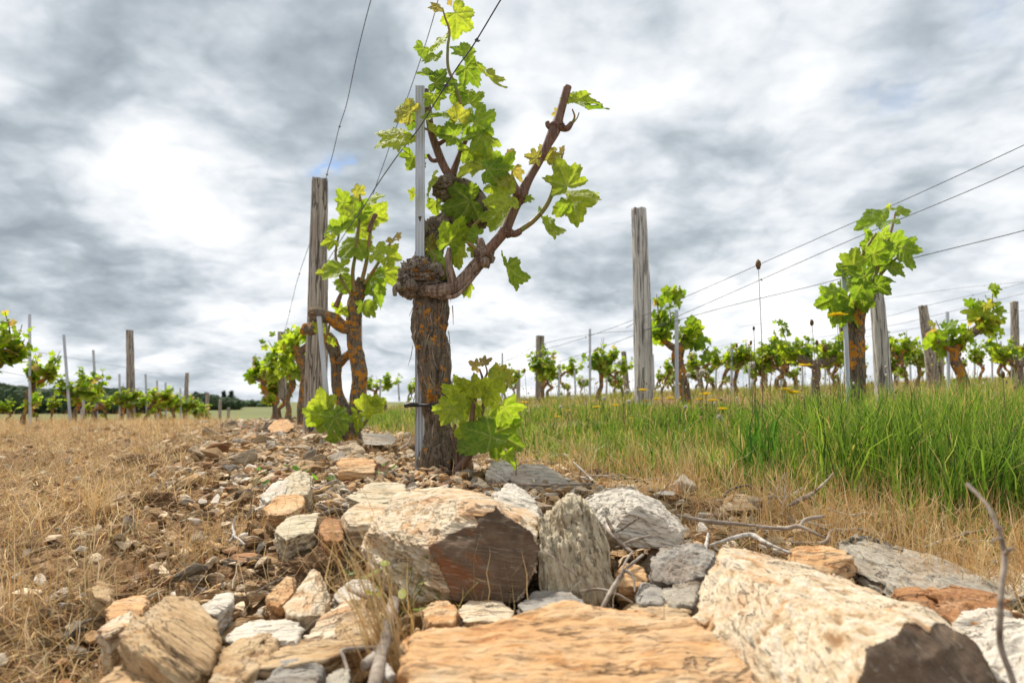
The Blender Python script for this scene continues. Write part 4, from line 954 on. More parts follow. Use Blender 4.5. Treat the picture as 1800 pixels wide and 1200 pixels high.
def rand_proto(seed, spread=.22, nleaf=70, lean=0.0):
    r = random.Random(seed); hh = r.uniform(.42, .58)
    k = [np.array([0, 0, -.08])]; x = y = 0
    for i in range(1, 5): x += r.gauss(lean/4, .042); y += r.gauss(0, .025); k.append(np.array([x, y, hh*i/4]))
    tr = [.048, .034, .030, .036, .032]
    arms = []; shs = []
    for s in ([-1, 1] if r.random() < .75 else [r.choice([-1, 1])]):
        e = k[-1]+[s*r.uniform(.08, spread), r.gauss(0, .06), r.uniform(.02, .14)]
        m = (k[-1]+e)/2+[0, 0, r.uniform(-.02, .06)]
        arms.append(([k[-1]-[0, 0, .03], m, e], [.030, .026, .020]))
        for q in range(r.randint(3, 5)):
            a = (m if r.random() < .3 else e); b = a+[r.gauss(s*.06, .10), r.gauss(0, .08), r.uniform(.12, .38)]
            shs.append([a, (a+b)/2+[r.gauss(0, .02), 0, 0], b+[0, 0, .01]])
    for q in range(r.randint(1, 3)):
        a = k[-1]; b = a+[r.gauss(0, .09), r.gauss(0, .08), 1-hh-r.uniform(0, .15)]; shs.append([a, (a+b)/2+[r.gauss(0, .03), 0, 0], b])
    if r.random() < .5: 
        a = k[2]; shs.append([a, a+[r.choice([-1, 1])*.07, -.05, .03], a+[r.choice([-1, 1])*.12, -.06, .08]])
    return proto(seed, (k, tr), arms, shs, nleaf)
PR = [rand_proto(700+i, nleaf=[130, 160, 120, 150][i % 4]) for i in range(9)]
USED = set()
def put_vine(px, ytop, d, label, group=None, kind=0, rot=None, wide=1.0, ybase=None, flip=False):
    g = None
    x = d*(px-900)/F; z0 = g1(x, d); ztop = P(px, ytop, d)[2]; hgt = ztop-z0
    src = PR[kind]
    if kind not in USED: o = src; USED.add(kind)
    else: o = copy_tree(src)
    o.location = (x, d, z0); s = hgt/.97; o.scale = (s*wide, s*wide, s)
    o.rotation_euler = (0, 0, rot if rot is not None else random.Random(px).uniform(-.5, .5)+(math.pi if flip else 0))
    return tag(o, label, 'vine', group)
# right hand side, the nearer ones
PR.append(proto(801, ([(0,0,-.06),(-.02,0,.15),(-.05,0,.3),(-.07,0,.42),(-.03,0,.52)], [.055,.05,.05,.05,.045]),
   [([(-.06,0,.45),(0,0,.55),(.02,0,.62)], [.04,.035,.03]), ([(-.05,0,.45),(-.15,0,.52),(-.2,0,.56)], [.035,.03,.025])],
   [[(-.2,0,.56),(-.22,.02,.75),(-.24,0,.95)], [(-.18,0,.56),(-.12,.02,.7),(-.13,0,.82)], [(.02,0,.6),(.14,.02,.6),(.22,0,.5)], [(.03,0,.6),(.08,0,.68),(.10,0,.75)],
    [(-.2,0,.56),(-.28,-.02,.66),(-.30,0,.80)], [(.0,0,.55),(.10,-.06,.5),(.17,-.06,.42)], [(-.1,0,.9),(-.08,0,.95),(-.07,0,1.0)]], 85, .115))
put_vine(1206, 513, 4.9, 'short orange trunked vine with hanging leaves, right of the tall weathered post', kind=9, rot=0)
PR.append(proto(802, ([(0,0,-.06),(-.05,0,.2),(-.11,0,.36),(-.09,0,.46),(0,0,.56),(.10,0,.62),(.22,0,.74)], [.055,.045,.042,.042,.042,.042,.03]),
   [([(-.1,0,.42),(-.16,0,.46),(-.2,0,.5)], [.035,.03,.02])],
   [[(-.15,0,.48),(-.22,0,.62),(-.26,0,.72)], [(-.1,0,.5),(-.12,0,.6),(-.10,0,.70)], [(.2,0,.72),(.26,0,.85),(.28,0,1.0)], [(.2,0,.7),(.16,0,.85),(.14,0,.92)],
    [(-.18,0,.5),(-.28,-.05,.56),(-.33,0,.6)], [(-.05,0,.5),(-.0,-.05,.56),(.0,-.05,.66)], [(.2,0,.7),(.2,-.05,.66),(.22,-.05,.6)]], 75, .12))
put_vine(1700, 515, 4.4, 'arching orange brown vine bending to the right between two posts at the far right', kind=10, rot=0)
PR.append(proto(803, ([(0,0,-.06),(0,0,.15),(.02,0,.3),(0,0,.42)], [.06,.052,.055,.06]),
   [([(0,0,.4),(-.14,0,.48),(-.25,0,.52)], [.06,.055,.045]), ([(0,0,.42),(.14,0,.45),(.26,0,.5)], [.06,.05,.04])],
   [[(-.25,0,.5),(-.36,0,.75),(-.42,0,.98)], [(-.25,0,.5),(-.4,0,.62),(-.5,0,.85)], [(-.1,0,.5),(-.12,0,.6),(-.08,0,.78)], [(.25,0,.5),(.3,0,.66),(.38,0,.8)], [(.1,0,.45),(.16,0,.6),(.2,0,.7)],
    [(.25,0,.5),(.36,-.04,.56),(.42,0,.66)]], 170, .10, mat='bark_dark'))
put_vine(1432, 565, 5.2, 'thick dark stubby vine with a long leafy shoot leaning left', kind=11, rot=0)
put_vine(1052, 590, 6.6, 'vine on a slim orange trunk standing alone left of the tall weathered post', kind=0)
put_vine(944, 603, 7.0, 'vine with an orange trunk growing against the short grey post near the centre', kind=3)
put_vine(886, 640, 8.0, 'orange trunked vine just right of the leafy sucker of the main vine', kind=5, rot=.2)
put_vine(1095, 628, 7.6, 'low bushy vine directly left of the tall weathered post', kind=1)
put_vine(1162, 625, 7.8, 'low dark headed vine directly right of the tall weathered post', kind=2)
put_vine(1300, 606, 6.6, 'vine with two spreading arms behind the tallest dry plantain stalk', kind=4, wide=1.2, rot=.1)
put_vine(1590, 585, 6.2, 'bushy vine behind the leaning pale post at the right', kind=6)
put_vine(1790, 575, 5.0, 'thick armed dark vine cut off by the right edge', kind=11, rot=.3, wide=1.1)
put_vine(1722, 600, 7.6, 'low twisted vine behind the arching vine at the right', kind=7)
FARR = [(652,690,13,8),(680,682,12,1),(715,680,12,2),(736,684,14,4),(905,676,12,6),(965,668,11,7),(1000,655,10,1),(1020,672,13,5),(1075,668,12,3),(1130,660,11,4),(1240,640,9,0),(1265,632,8.4,2),
        (1345,636,9,7),(1375,628,8.6,5),(1395,650,11,8),(1475,640,9,1),(1555,622,8.5,2),(1640,640,9.5,4),(1770,630,8.6,8),(1225,664,12,7),(1185,660,13,6),(1320,660,12,3),(1620,650,11,0),(1680,640,10,2),(985,690,15,3),(1150,680,15,2),(1290,672,14,1),(1520,640,11,7)]
MIDR = [(1255,612,7.6,1),(1338,606,7.4,3),(1368,590,7.0,7),(1400,596,7.8,1),(1462,598,7.2,5),(1575,606,7.4,3),(1610,596,7.0,0),(1755,600,6.8,5),(1640,622,8.0,8),(1180,640,8.6,8)]
MLAB = ['just right of the vine with hanging leaves','left of the thin post by the tallest dry stalk','right of the tallest dry stalk','under the long leafy shoot leaning left','between the thick dark vine and the tall leafy vine','directly right of the leaning pale post','left of the farther leaning grey post','left of the dark upright post at the right edge','behind the farther leaning grey post','behind the vine with hanging leaves']
for (px, yt, d, k), lb in zip(MIDR, MLAB): put_vine(px, yt, d, 'middle distance leafy vine '+lb, 'middle distance vines at the right', k, wide=1.2)
ORD = ['first','second','third','fourth','fifth','sixth','seventh','eighth','ninth','tenth','eleventh','twelfth','thirteenth','fourteenth','fifteenth','sixteenth','seventeenth','eighteenth','nineteenth','twentieth','twenty first','twenty second','twenty third','twenty fourth','twenty fifth','twenty sixth','twenty seventh','twenty eighth','twenty ninth','thirtieth']
for i, (px, yt, d, k) in enumerate(sorted(FARR)):
    put_vine(px, yt-[4, 26, 12, 20, 8, 30][i % 6], d, 'small far vine on the grassy crest, %s counting from the left' % ORD[i], 'small far vines along the grassy crest', k, wide=[1.0, 1.35, .8, 1.2][i % 4])
# the left side
put_vine(46, 615, 6.4, 'dark knotted vine with two leafy tufts beside the tallest stake at the far left', kind=2, rot=0, wide=.9)
put_vine(-14, 566, 4.2, 'vine at the left edge of which only a few hanging leaves show', kind=4, rot=.5)
LEFT = [(124,645,7.6,3),(174,650,8.8,7),(72,690,8.2,1),(96,700,9.4,4),(214,672,10.4,0),(238,684,11.2,8),(258,676,11.8,2),(276,684,12.6,5),(296,690,13.6,1),(312,694,14.6,6),(330,698,16,4),(344,702,17,3),(150,705,9.8,2),(192,698,10.6,6),(20,700,7.6,7)]
for i, (px, yt, d, k) in enumerate(sorted(LEFT)):
    put_vine(px, yt, d, 'leafy vine in the left row, %s counting from the left edge' % ORD[i], 'vines of the row at the left', k, wide=1.3)
# the main row beyond the second vine
PR.append(proto(804, ([(.05,0,-.06),(.04,0,.2),(.05,0,.4),(.06,0,.55),(.0,0,.70),(-.06,0,.80)], [.055,.05,.048,.048,.05,.05]),
   [([(0,0,.74),(.10,0,.82),(.18,0,.84)], [.035,.03,.02])],
   [[(-.06,0,.8),(-.1,0,.9),(-.08,0,1.0)], [(.05,0,.8),(.08,0,.92),(.06,0,1.0)], [(.16,0,.84),(.2,0,.9),(.24,0,.98)], [(-.08,0,.8),(-.16,0,.7),(-.2,0,.55)], [(-.05,0,.8),(-.02,0,.9),(0,0,.97)]], 60, .10, mat='bark_lichen'))
put_vine(526, 578, 5.6, 'orange spotted vine bending left, behind the left wooden post', kind=12, rot=0)
put_vine(505, 590, 7.0, 'leaf covered orange vine leaning on the farther wooden post', kind=5, wide=1.0)
put_vine(488, 612, 8.0, 'very leafy vine near the end of the main row', kind=1, wide=1.0)
put_vine(496, 640, 8.6, 'vine half hidden near the end of the main row, low beside the stones', kind=7, wide=1.0)
put_vine(478, 630, 9.4, 'last vine of the main row, outlined against the far field', kind=3, wide=1.0)
for i, s_ in enumerate(PR):
    if i not in USED: copy_ = [bpy.data.objects.remove(c) for c in list(s_.children)]; bpy.data.objects.remove(s_)

# ------------------------------------------------------------------ posts
def post(pix, d0, d1, wpx, label, mat='post', bend=0.0, seed=1, sq=False, group=None, broken=False):
    a, b = P(*pix[0], d0), P(*pix[1], d1); a = a.copy()
    n, m = 90, 56; th = np.linspace(0, 2*math.pi, m, endpoint=False); t = np.linspace(0, 1, n)
    C = a[None]*(1-t[:, None])+b[None]*t[:, None]; C[:, 0] += bend*np.sin(t*math.pi)*(d0/F)*10
    w0 = wpx[0]*d0/F/2; w1 = wpx[1]*d1/F/2
    rr = (w0*(1-t)+w1*t)[:, None]*np.ones((1, m))
    ex = 5 if sq else 2.6
    sup = (np.abs(np.cos(th))**ex+np.abs(np.sin(th))**ex)**(-1/ex)
    q = np.stack([np.cos(th)[None]*np.ones((n, 1)), np.sin(th)[None]*np.ones((n, 1)), (t*4)[:, None]*np.ones((1, m))], -1).reshape(-1, 3)
    g = 1-np.abs(fbm(q*[5, 5, .7], 3, seed))*1.6; lump = fbm(q*[1.2, 1.2, 1.3], 3, seed+7)
    rr = rr*sup[None]*(1+.09*(g.reshape(n, m)-.6)+.11*lump.reshape(n, m))
    ax = np.stack([C[:, None, 0]+rr*np.cos(th+.3), C[:, None, 1]+rr*np.sin(th+.3), C[:, None, 2]+np.zeros((n, m))], -1)
    tp = fbm(np.stack([np.cos(th)*2, np.sin(th)*2, th*0+seed], 1), 3, seed)*(w1*(1.1 if broken else .25))
    ax[-1, :, 2] += tp; ax[-2, :, 2] += tp*.5
    V = ax.reshape(-1, 3); i = np.arange(n-1)[:, None]*m; j = np.arange(m)[None]; j2 = (j+1) % m
    Q = np.stack([i+j, i+j2, i+m+j2, i+m+j], -1).reshape(-1, 4)
    rings = []; base_i = len(V); top = ax[-1]; cc = top.mean(0)
    V = np.vstack([V, cc*.45+top*.55+[0, 0, -.003], cc+[0, 0, -.002]])
    Qt = np.stack([(n-1)*m+np.arange(m), (n-1)*m+(np.arange(m)+1) % m, base_i+(np.arange(m)+1) % m, base_i+np.arange(m)], 1)
    T3 = np.stack([base_i+np.arange(m), base_i+(np.arange(m)+1) % m, np.full(m, base_i+m)], 1)
    mb = MB(); mb.add(V, np.vstack([Q, Qt]), T3)
    o = mb.build('wooden_post', M[mat], origin=a); return tag(o, label, 'post', group)
post([(554,778),(562,316)], 4.5, 4.42, (40,27), 'tall straight grey wooden post left of the second vine', sq=True, seed=3)
post([(1133,745),(1122,368)], 4.8, 4.75, (32,25), 'tallest weathered cracked post, right of the centre, alone in the grass', 'post_pale', bend=.15, seed=5)
post([(1560,748),(1538,492)], 3.45, 3.42, (30,20), 'leaning pale post right behind the tall leafy vine', 'post_pale', seed=9, broken=True)
post([(1644,690),(1622,537)], 6.5, 6.4, (20,13), 'leaning grey post between the pale post and the arching vine', seed=11)
post([(1786,690),(1783,530)], 7.2, 7.1, (13,11), 'dark upright post near the right edge', seed=13)
post([(949,712),(949,590)], 7.2, 7.2, (15,14), 'short grey post with a vine growing against it near the centre', seed=15)
post([(1104,705),(1096,618)], 8.5, 8.4, (10,8), 'thin leaning post just left of the tall weathered post', seed=17)
post([(1345,700),(1345,604)], 9, 9, (8,7), 'thin post right of the tallest dry plantain stalk', seed=19)
post([(911,705),(911,650)], 10, 10, (7,6), 'small distant post left of the short grey central post', seed=21)
post([(1237,705),(1224,632)], 9, 9, (9,8), 'small leaning post behind the vine with hanging leaves', seed=23)
post([(1655,690),(1655,614)], 8, 8, (8,7), 'small post beside the arching vine, half hidden', seed=25)
post([(1490,640),(1478,572)], 6, 6, (10,8), 'short slanting post half hidden by the tall leafy vine', seed=27)
post([(231,750),(228,580)], 11.6, 11.6, (14,11), 'tallest dark post of the left row', seed=29)
post([(325,745),(329,655)], 20, 20, (8,6), 'second tallest post of the left row, leaning slightly', seed=31)
post([(363,740),(365,690)], 27, 27, (7,6), 'small post at the end of the left row, left of two tinier ones', seed=33)
post([(386,738),(387,703)], 34, 34, (6,5), 'tiny post at the end of the left row in front of the dark trees', seed=35)
post([(401,738),(402,716)], 42, 42, (5,5), 'smallest and last post of the left row before the green field', seed=37)
post([(145,745),(146,655)], 12, 12, (7,6), 'pale thin post behind the leafy vines at the left', 'post_pale', seed=39)
post([(497,700),(495,583)], 8.2, 8.2, (15,13), 'farther wooden post of the main row wrapped in leaves', seed=41)
post([(642,715),(644,652)], 9, 9, (5,4), 'thin leaning stick post right of the second vine', seed=43)
for (pix, d, wp, lab) in [(((px_, 705), (px_+dx_, yt_)), 9.5, w__, 'thin far stake on the grassy crest, %s of the row of crest stakes' % ORD[n_]) for n_, (px_, dx_, yt_, w__) in enumerate([(668,1,668,3),(702,-2,672,3),(982,1,640,4),(1012,-2,650,3),(1066,1,640,3),(1150,-3,622,4),(1258,1,628,3),(1318,-2,616,3),(1372,2,612,4),(1412,-3,606,3),(1450,1,610,3),(1578,1,604,4),(1602,-3,612,3),(1712,2,596,3),(1760,-1,600,3)])]+[(((1190,700),(1189,545)),4.6,6,'grey metal stake beside the vine with hanging leaves'),(((1493,745),(1482,472)),3.05,7,'grey metal stake left of the tall leafy vine trunk'),
        (((1037,700),(1037,578)),6.5,4,'grey stake behind the lone slim orange vine'),(((883,700),(883,620)),8,3,'thin stake above the orange trunked vine right of the main vine'),
        (((1286,700),(1286,604)),6.6,4,'grey stake in the vine with two spreading arms'),(((1668,700),(1665,548)),4.4,5,'pale stake behind the arching vine at the right'),
        (((53,750),(52,552)),6.3,4,'tallest upright metal stake at the far left'),(((124,745),(112,588)),7.6,4,'second stake from the left, leaning left, in the left row'),
        (((171,745),(164,615)),8.8,3.5,'third stake from the left in the left row'),(((211,745),(210,657)),10.4,3,'fourth stake from the left, left of the tallest dark post'),
        (((259,745),(256,657)),11.8,3,'thin stake just right of the tallest dark post at the left'),(((277,745),(276,668)),12.6,3,'second thin stake right of the tallest dark post at the left'),
        (((292,745),(291,672)),13.6,3,'third thin stake right of the tallest dark post at the left'),(((318,745),(317,682)),14.6,2.5,'faint stake just left of the second tallest left post'),
        (((1744,690),(1744,604)),7.6,3,'thin stake behind the low twisted vine at the right')]:
    stake(pix, d, d, wp, lab)

# ------------------------------------------------------------------ trellis wires
def wire(pts, label, rad=.0013, barbs=(), seed=1, group=None):
    p = [P(*q) for q in pts]; mb = MB(); tube(mb, p, rad, nseg=8, n=14*len(p))
    C = catmull(p, 400)
    for t in barbs:
        k = int(t*399); c = C[k]; tg = C[min(k+3, 399)]-C[max(k-3, 0)]; tg /= np.linalg.norm(tg)
        tube(mb, [c-tg*.006, c, c+tg*.006], [rad*1.2, rad*3.0, rad*1.2], nseg=8, n=8)
        tube(mb, [c, c+np.array([.004, -.004, -.007]), c+np.array([.010, -.006, -.004])], [rad*1.2, rad, rad*.7], nseg=6, n=8)
    o = mb.build('wire', M['wire'], origin=p[0]); return tag(o, label, 'wire', group)
wire([(672,-60,2.9),(652,0,3.15),(628,95,3.5),(610,180,3.85),(596,225,4.05),(584,275,4.25),(575,305,4.33),(568,345,4.36),(545,425,5.0),(522,495,6.2),(505,565,7.6),(497,590,8.1)],
     'dark wire running up from the top of the left wooden post', .0022, (.36, .55, .80, .88))
wire([(775,-25,2.6),(765,20,2.75),(744,90,2.95),(715,175,3.2),(700,215,3.35),(690,240,3.4),(680,272,3.45),(668,306,3.6),(655,345,3.8),(640,400,4.0),(560,480,4.4)],
     'thin dark wire passing behind the upper leaves of the main vine', .0018, (.55,))
wire([(905,-40,1.62),(880,0,1.68),(833,78,1.80),(803,120,1.88),(770,172,1.97),(736,226,2.07),(700,272,2.25),(665,322,2.5),(640,362,2.75),(610,405,3.3),(575,460,4.3)],
     'black barbed wire crossing in front of the main metal stake', .0020, (.19, .36))
wire([(1900,205,2.3),(1800,255,2.5),(1615,340,2.95),(1460,409,3.4),(1300,480,3.95),(1200,524,4.4),(1128,556,4.72),(1060,582,5.5),(1000,602,6.3),(949,616,7.1),(880,636,8.6)],
     'upper of the three wires sloping down from the right edge', .0018, (.75,))
wire([(1900,240,2.3),(1800,292,2.5),(1692,340,2.75),(1500,420,3.3),(1300,508,3.95),(1200,552,4.4),(1128,584,4.72),(1030,620,6.0),(949,645,7.1),(880,660,8.6)],
     'middle of the three wires sloping down from the right edge', .0018, (.42,))
wire([(1900,372,2.3),(1800,405,2.5),(1600,455,3.1),(1450,497,3.4),(1300,533,3.95),(1215,556,4.4),(1128,580,4.74),(1050,586,5.8),(949,606,7.1),(880,640,8.6)],
     'lowest of the three wires sloping down from the right edge', .0018)
wire([(1114,568,4.68),(1108,572,4.66),(1101,576,4.64)], 'short loose wire end twisted on the tall weathered post', .002)
for i, pts in enumerate([[(1900,472,5.4),(1783,502,7.0),(1625,538,6.5),(1550,524+34,7.5),(1380,590,9),(1250,610,11)], [(1900,488,5.2),(1783,520,7.0),(1640,555,6.5),(1556,574,7.4),(1400,600,9),(1270,626,11)],
        [(1900,535,5.2),(1783,548,7.0),(1640,572,6.5),(1556,586,7.4),(1400,615,9)], [(1840,492,9),(1700,505,9.5),(1550,526,10),(1380,560,10.5),(1300,575,11)]]):
    wire(pts, '%s thin wire of the farther trellis behind the arching vine' % ['topmost near', 'second', 'lower', 'faintest and farthest'][i], .0017, (.3,) if i < 3 else (.2, .5, .8))
for i, (y0, y1, lab) in enumerate([(610,668,'upper'),(655,690,'middle'),(676,700,'lower')]):
    wire([(-60,y0-22,5.0),(52,y0+6,6.3),(228,(y0+y1)/2+8,11.5),(329,y1,19)], '%s faint wire of the left row' % lab, .0016)

# ------------------------------------------------------------------ far woods
def wood(px0, px1, ybase, tops, d, label, n, seed, dark=1.0):
    r = np.random.default_rng(seed); mb = MB(); D_, Q_ = cs(7)
    for i in range(n):
        px = r.uniform(px0, px1); yt = np.interp(px, *zip(*tops))+r.normal(0, 1.0)
        dd = d*r.uniform(.92, 1.12); top = P(px, yt, dd)[2]; x = dd*(px-900)/F; z0 = g1(x, dd); hh = max(2.5, top-z0); rad = r.uniform(2.2, 4.6)
        V = D_*(1+.35*fbm(D_*2.2+i, 3, i)[:, None]+.2*fbm(D_*6+i, 2, i+3)[:, None])*[rad, rad*.8, hh*.52]+[x, dd, z0+hh*.48]
        c = np.array((.030, .050, .022))*dark*r.uniform(.6, 1.5); mb.add(V, Q_, None, np.clip(c[None]*(1+.5*fbm(V*.9, 2, 5)[:, None]), 0, 1))
    o = mb.build('far_wood', M['foliage_far'], smooth=False); return tag(o, label, 'wood', kind='stuff')
m, t = new_mat('foliage_far'); finish(t, t.mix(t.ramp(t.noise(t.node('ShaderNodeTexCoord').outputs['Object'], 1.4, 5, .7), [(.4, .0), (.6, .6)]), t.node('ShaderNodeAttribute', attribute_name='col').outputs['Color'], (.06, .09, .035)), .9); M['foliage_far'] = m
wood(-150, 262, 712, [(-150,676),(0,678),(40,681),(70,684),(120,692),(170,682),(215,686),(262,696)], 170, 'dark green wood on the horizon at the far left', 170, 3)
wood(255, 345, 712, [(255,696),(300,698),(345,702)], 210, 'lower dark hedge line continuing right of the left wood', 60, 4)
wood(335, 412, 712, [(335,697),(352,692),(385,698),(412,700)], 240, 'dark clump of trees on the horizon beyond the smallest posts', 60, 5)
wood(405, 480, 712, [(405,702),(440,705),(480,708)], 420, 'distant blue green tree line in front of the sky left of the main row', 70, 6, 1.6)
def conifer(px, yt, d, wpx, label, seed):
    x = d*(px-900)/F; z0 = g1(x, d); top = P(px, yt, d)[2]; hh = top-z0; w_ = wpx*d/F/2
    root = thing('conifer_tree', label, 'tree', (x, d, z0)); mb = MB(); tube(mb, [(x, d, z0-.5), (x, d, z0+hh*.6), (x, d, top-.2)], [.25, .18, .04], nseg=8, n=8); mb.build('trunk', M['bark_dark'], root)
    r = np.random.default_rng(seed); mb = MB()
    for k in range(420):
        t_ = r.uniform(.12, 1)**.8; rad = w_*(1.08-t_)*r.uniform(.3, 1.05); a = r.uniform(0, 6.28); c = np.array([x+rad*math.cos(a), d+rad*math.sin(a), z0+hh*t_]); s = .35*r.uniform(.6, 1.4)
        tri = c+r.normal(0, s, (3, 3)); mb.add(tri, None, [(0, 1, 2)], np.array((.025, .042, .02))*r.uniform(.6, 1.6))
    mb.build('crown', M['foliage_far'], root, smooth=False)
for px, yt, w_, lab in [(346,690,7,'pointed dark conifer on the horizon, leftmost of the four'),(364,692,5,'short conifer just right of the leftmost horizon conifer'),
                        (395,689,5,'slim conifer on the horizon, third from the left'),(408,688,4,'slimmest and rightmost conifer on the horizon')]:
    conifer(px, yt, 230, w_*1.3, lab, px)
def bush(px, d, hpx, wpx, label, seed, col=(.10, .17, .03)):
    """low shrub of many small leaves"""
    x = d*(px-900)/F; z0 = g1(x, d); r = np.random.default_rng(seed); hh = hpx*d/F; w_ = wpx*d/F/2; mb = MB(); N_ = 1500
    for k in range(N_):
        a = r.uniform(0, 6.28); u = r.uniform(0, 1)**.5; c = np.array([x+w_*u*math.cos(a), d+w_*u*math.sin(a), z0+hh*r.uniform(.05, 1)*(1.05-u**2*.6)]); s = .055*hh*r.uniform(.6, 1.5)
        mb.add(c+r.normal(0, s, (3, 3)), None, [(0, 1, 2)], np.array(col)*r.uniform(.5, 1.4))
    o = mb.build('shrub', M['foliage'], smooth=False, origin=(x, d, z0)); return tag(o, label, 'shrub')
bush(405, 60, 12, 30, 'round dark shrub at the near edge of the green field', 5, (.05, .10, .025))
# ------------------------------------------------------------------ grass and straw
def blades(B, hgt, lean, wid, col, curl=1.0, K=4, seed=0):
    """B (N,3) feet; hgt, wid (N,); lean (N,2) horizontal reach; col (N,3): curved tapering blades as one array"""
    N_ = len(B); r = np.random.default_rng(seed); t = np.linspace(0, 1, K+1)
    P_ = np.zeros((N_, K+1, 3)); P_[..., 0] = B[:, None, 0]+lean[:, None, 0]*t[None]**(1+curl); P_[..., 1] = B[:, None, 1]+lean[:, None, 1]*t[None]**(1+curl)
    ln = np.hypot(lean[:, 0], lean[:, 1])[:, None]; sag = np.clip(ln/np.maximum(hgt[:, None], 1e-3), 0, 3)
    P_[..., 2] = B[:, None, 2]+hgt[:, None]*(t[None]-.28*sag*t[None]**3*.8)
    P_ += r.normal(0, 1, P_.shape)*(.03*(hgt+ln[:, 0])[:, None, None])*t[None, :, None]
    a = r.uniform(0, 6.28, N_); s = np.stack([np.cos(a), np.sin(a)*.6, 0*a], 1)
    wt = wid[:, None]*np.clip(1.15-t[None]**1.6, .12, 1)/2
    L = P_-s[:, None]*wt[..., None]; Rr = P_+s[:, None]*wt[..., None]
    V = np.stack([L, Rr], 2).reshape(-1, 3); b = (np.arange(N_)*(K+1)*2)[:, None]; k = (np.arange(K)*2)[None]
    Q = np.stack([b+k, b+k+1, b+k+3, b+k+2], -1).reshape(-1, 4)
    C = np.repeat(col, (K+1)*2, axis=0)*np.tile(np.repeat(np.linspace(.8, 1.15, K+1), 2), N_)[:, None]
    return V, Q, C
rg = np.random.default_rng(77)
def logy(a, b, n): return np.exp(rg.uniform(math.log(a), math.log(b), n))
def pal(cols, w_, n, jit=.2):
    c = np.array(cols)[rg.choice(len(cols), n, p=w_)]; return c*rg.uniform(1-jit, 1+jit, (n, 1))*rg.uniform(.93, 1.07, (n, 3))
GREEN = [(.085, .165, .015), (.15, .245, .028), (.24, .32, .045), (.36, .36, .09), (.04, .085, .01)]
STRAW = [(.62, .44, .21), (.54, .35, .15), (.72, .58, .34), (.40, .235, .10), (.60, .38, .15)]
def zone(n, ya, yb, D0_, D1_, soft=.12):
    y = logy(ya, yb, n); D = rg.uniform(D0_, D1_, n)+rg.normal(0, soft, n); x = row_x(y)+D; k = np.abs(x) < .86*y+.15
    return x[k], y[k], D[k]
def feet(x, y): return np.stack([x, y, gfull(x, y)-.004], 1)
# green turf, denser in clumps
mb = MB()
def turf(n, ya, yb, Da, Db, h0, h1, wd, cw, seed, leanf=.55, thr=-.25, hmul=None):
    x, y, D = zone(n, ya, yb, Da, Db); cl = fbm(np.stack([x*3.2, y*3.2, x*0], 1), 3, seed); k = cl > thr+rg.normal(0, .12, len(x)); x, y, D, cl = x[k], y[k], D[k], cl[k]
    m_ = len(x); h_ = rg.uniform(h0, h1, m_)*(1+.8*cl)
    if hmul is not None: h_ *= hmul(x, y, D)
    a = rg.uniform(0, 6.28, m_); l_ = h_*np.abs(rg.normal(0, leanf, m_)); lean = np.stack([np.cos(a)*l_, np.sin(a)*l_], 1)
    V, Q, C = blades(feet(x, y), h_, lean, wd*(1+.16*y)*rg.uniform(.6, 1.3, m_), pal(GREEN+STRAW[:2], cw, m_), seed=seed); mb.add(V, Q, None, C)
lowleft = lambda x, y, D: (.40+.52*sstep(.35, 1.1, x/np.maximum(y, .5)*1.55))*(1-.30*sstep(3.6, 5.5, y))*sstep(.28, .66, D-.26*(1-sstep(1.2, 2.2, y)))
turf(50000, 1.05, 5.2, .48, 1.95, .09, .20, .0028, [.20,.26,.22,.10,.08,.07,.07], 3, hmul=lowleft)
turf(11000, 1.0, 3.2, .62, 1.7, .15, .26, .0038, [.28,.30,.16,.04,.14,.03,.05], 4, .6, -.1, hmul=lowleft)
turf(34000, 3.5, 15, 1.0, 9.0, .025, .09, .0026, [.14,.24,.22,.12,.06,.12,.10], 5, .6, -.0)
turf(7000, 4.0, 9, .45, 1.6, .06, .12, .003, [.2,.3,.2,.1,.1,.05,.05], 6)
turf(13000, 1.0, 3.4, 1.9, 3.4, .07, .17, .0028, [.18,.24,.22,.10,.06,.10,.10], 8, .6, -.1)
o = mb.build('green_grass', M['grass']); tag(o, 'green grass growing in the strip right of the main row', 'grass', kind='stuff')
# straw: a tangle lying on the soil plus standing wisps
mb = MB()
def straw(n, ya, yb, Da, Db, L0, L1, up, wd, seed, thr=-.3, cw=(.28,.22,.22,.14,.14), soft=.12):
    x, y, D = zone(n, ya, yb, Da, Db, soft); cl = fbm(np.stack([x*2.6, y*2.6, x*0+9], 1), 3, seed); k = cl > thr+rg.normal(0, .1, len(x)); x, y = x[k], y[k]; m_ = len(x)
    a = rg.uniform(0, 6.28, m_); L = rg.uniform(L0, L1, m_); u = np.abs(rg.normal(0, up, m_)); l_ = L*np.cos(np.clip(u, 0, 1.5)); h_ = L*np.sin(np.clip(u, .04, 1.5))
    B = feet(x, y); B[:, 2] += rg.uniform(0, .012, m_)
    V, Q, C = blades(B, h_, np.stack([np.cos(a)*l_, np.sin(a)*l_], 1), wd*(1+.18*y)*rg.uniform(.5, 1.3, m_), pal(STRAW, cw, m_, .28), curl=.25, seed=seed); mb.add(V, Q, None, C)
straw(38000, 1.5, 9, -2.9, -.82, .03, .13, .32, .0017, 11, -.12)
straw(9000, .6, 1.6, -2.0, -.95, .03, .12, .32, .0016, 21, -.05)
straw(20000, 1.2, 9, -3.4, -.95, .04, .14, .5, .0014, 12, -.05)
straw(14000, 4, 11, -5.5, -.6, .06, .18, .8, .0016, 13, -.2)
straw(26000, .95, 6, .26, .85, .03, .09, .32, .0016, 14, -.5)
straw(7000, 1.0, 2.2, .50, 1.15, .04, .12, 1.0, .0016, 22, -.5, (.2,.25,.1,.2,.25))
straw(3500, 1.0, 5, .40, 1.0, .04, .10, .9, .0012, 15, -.4)
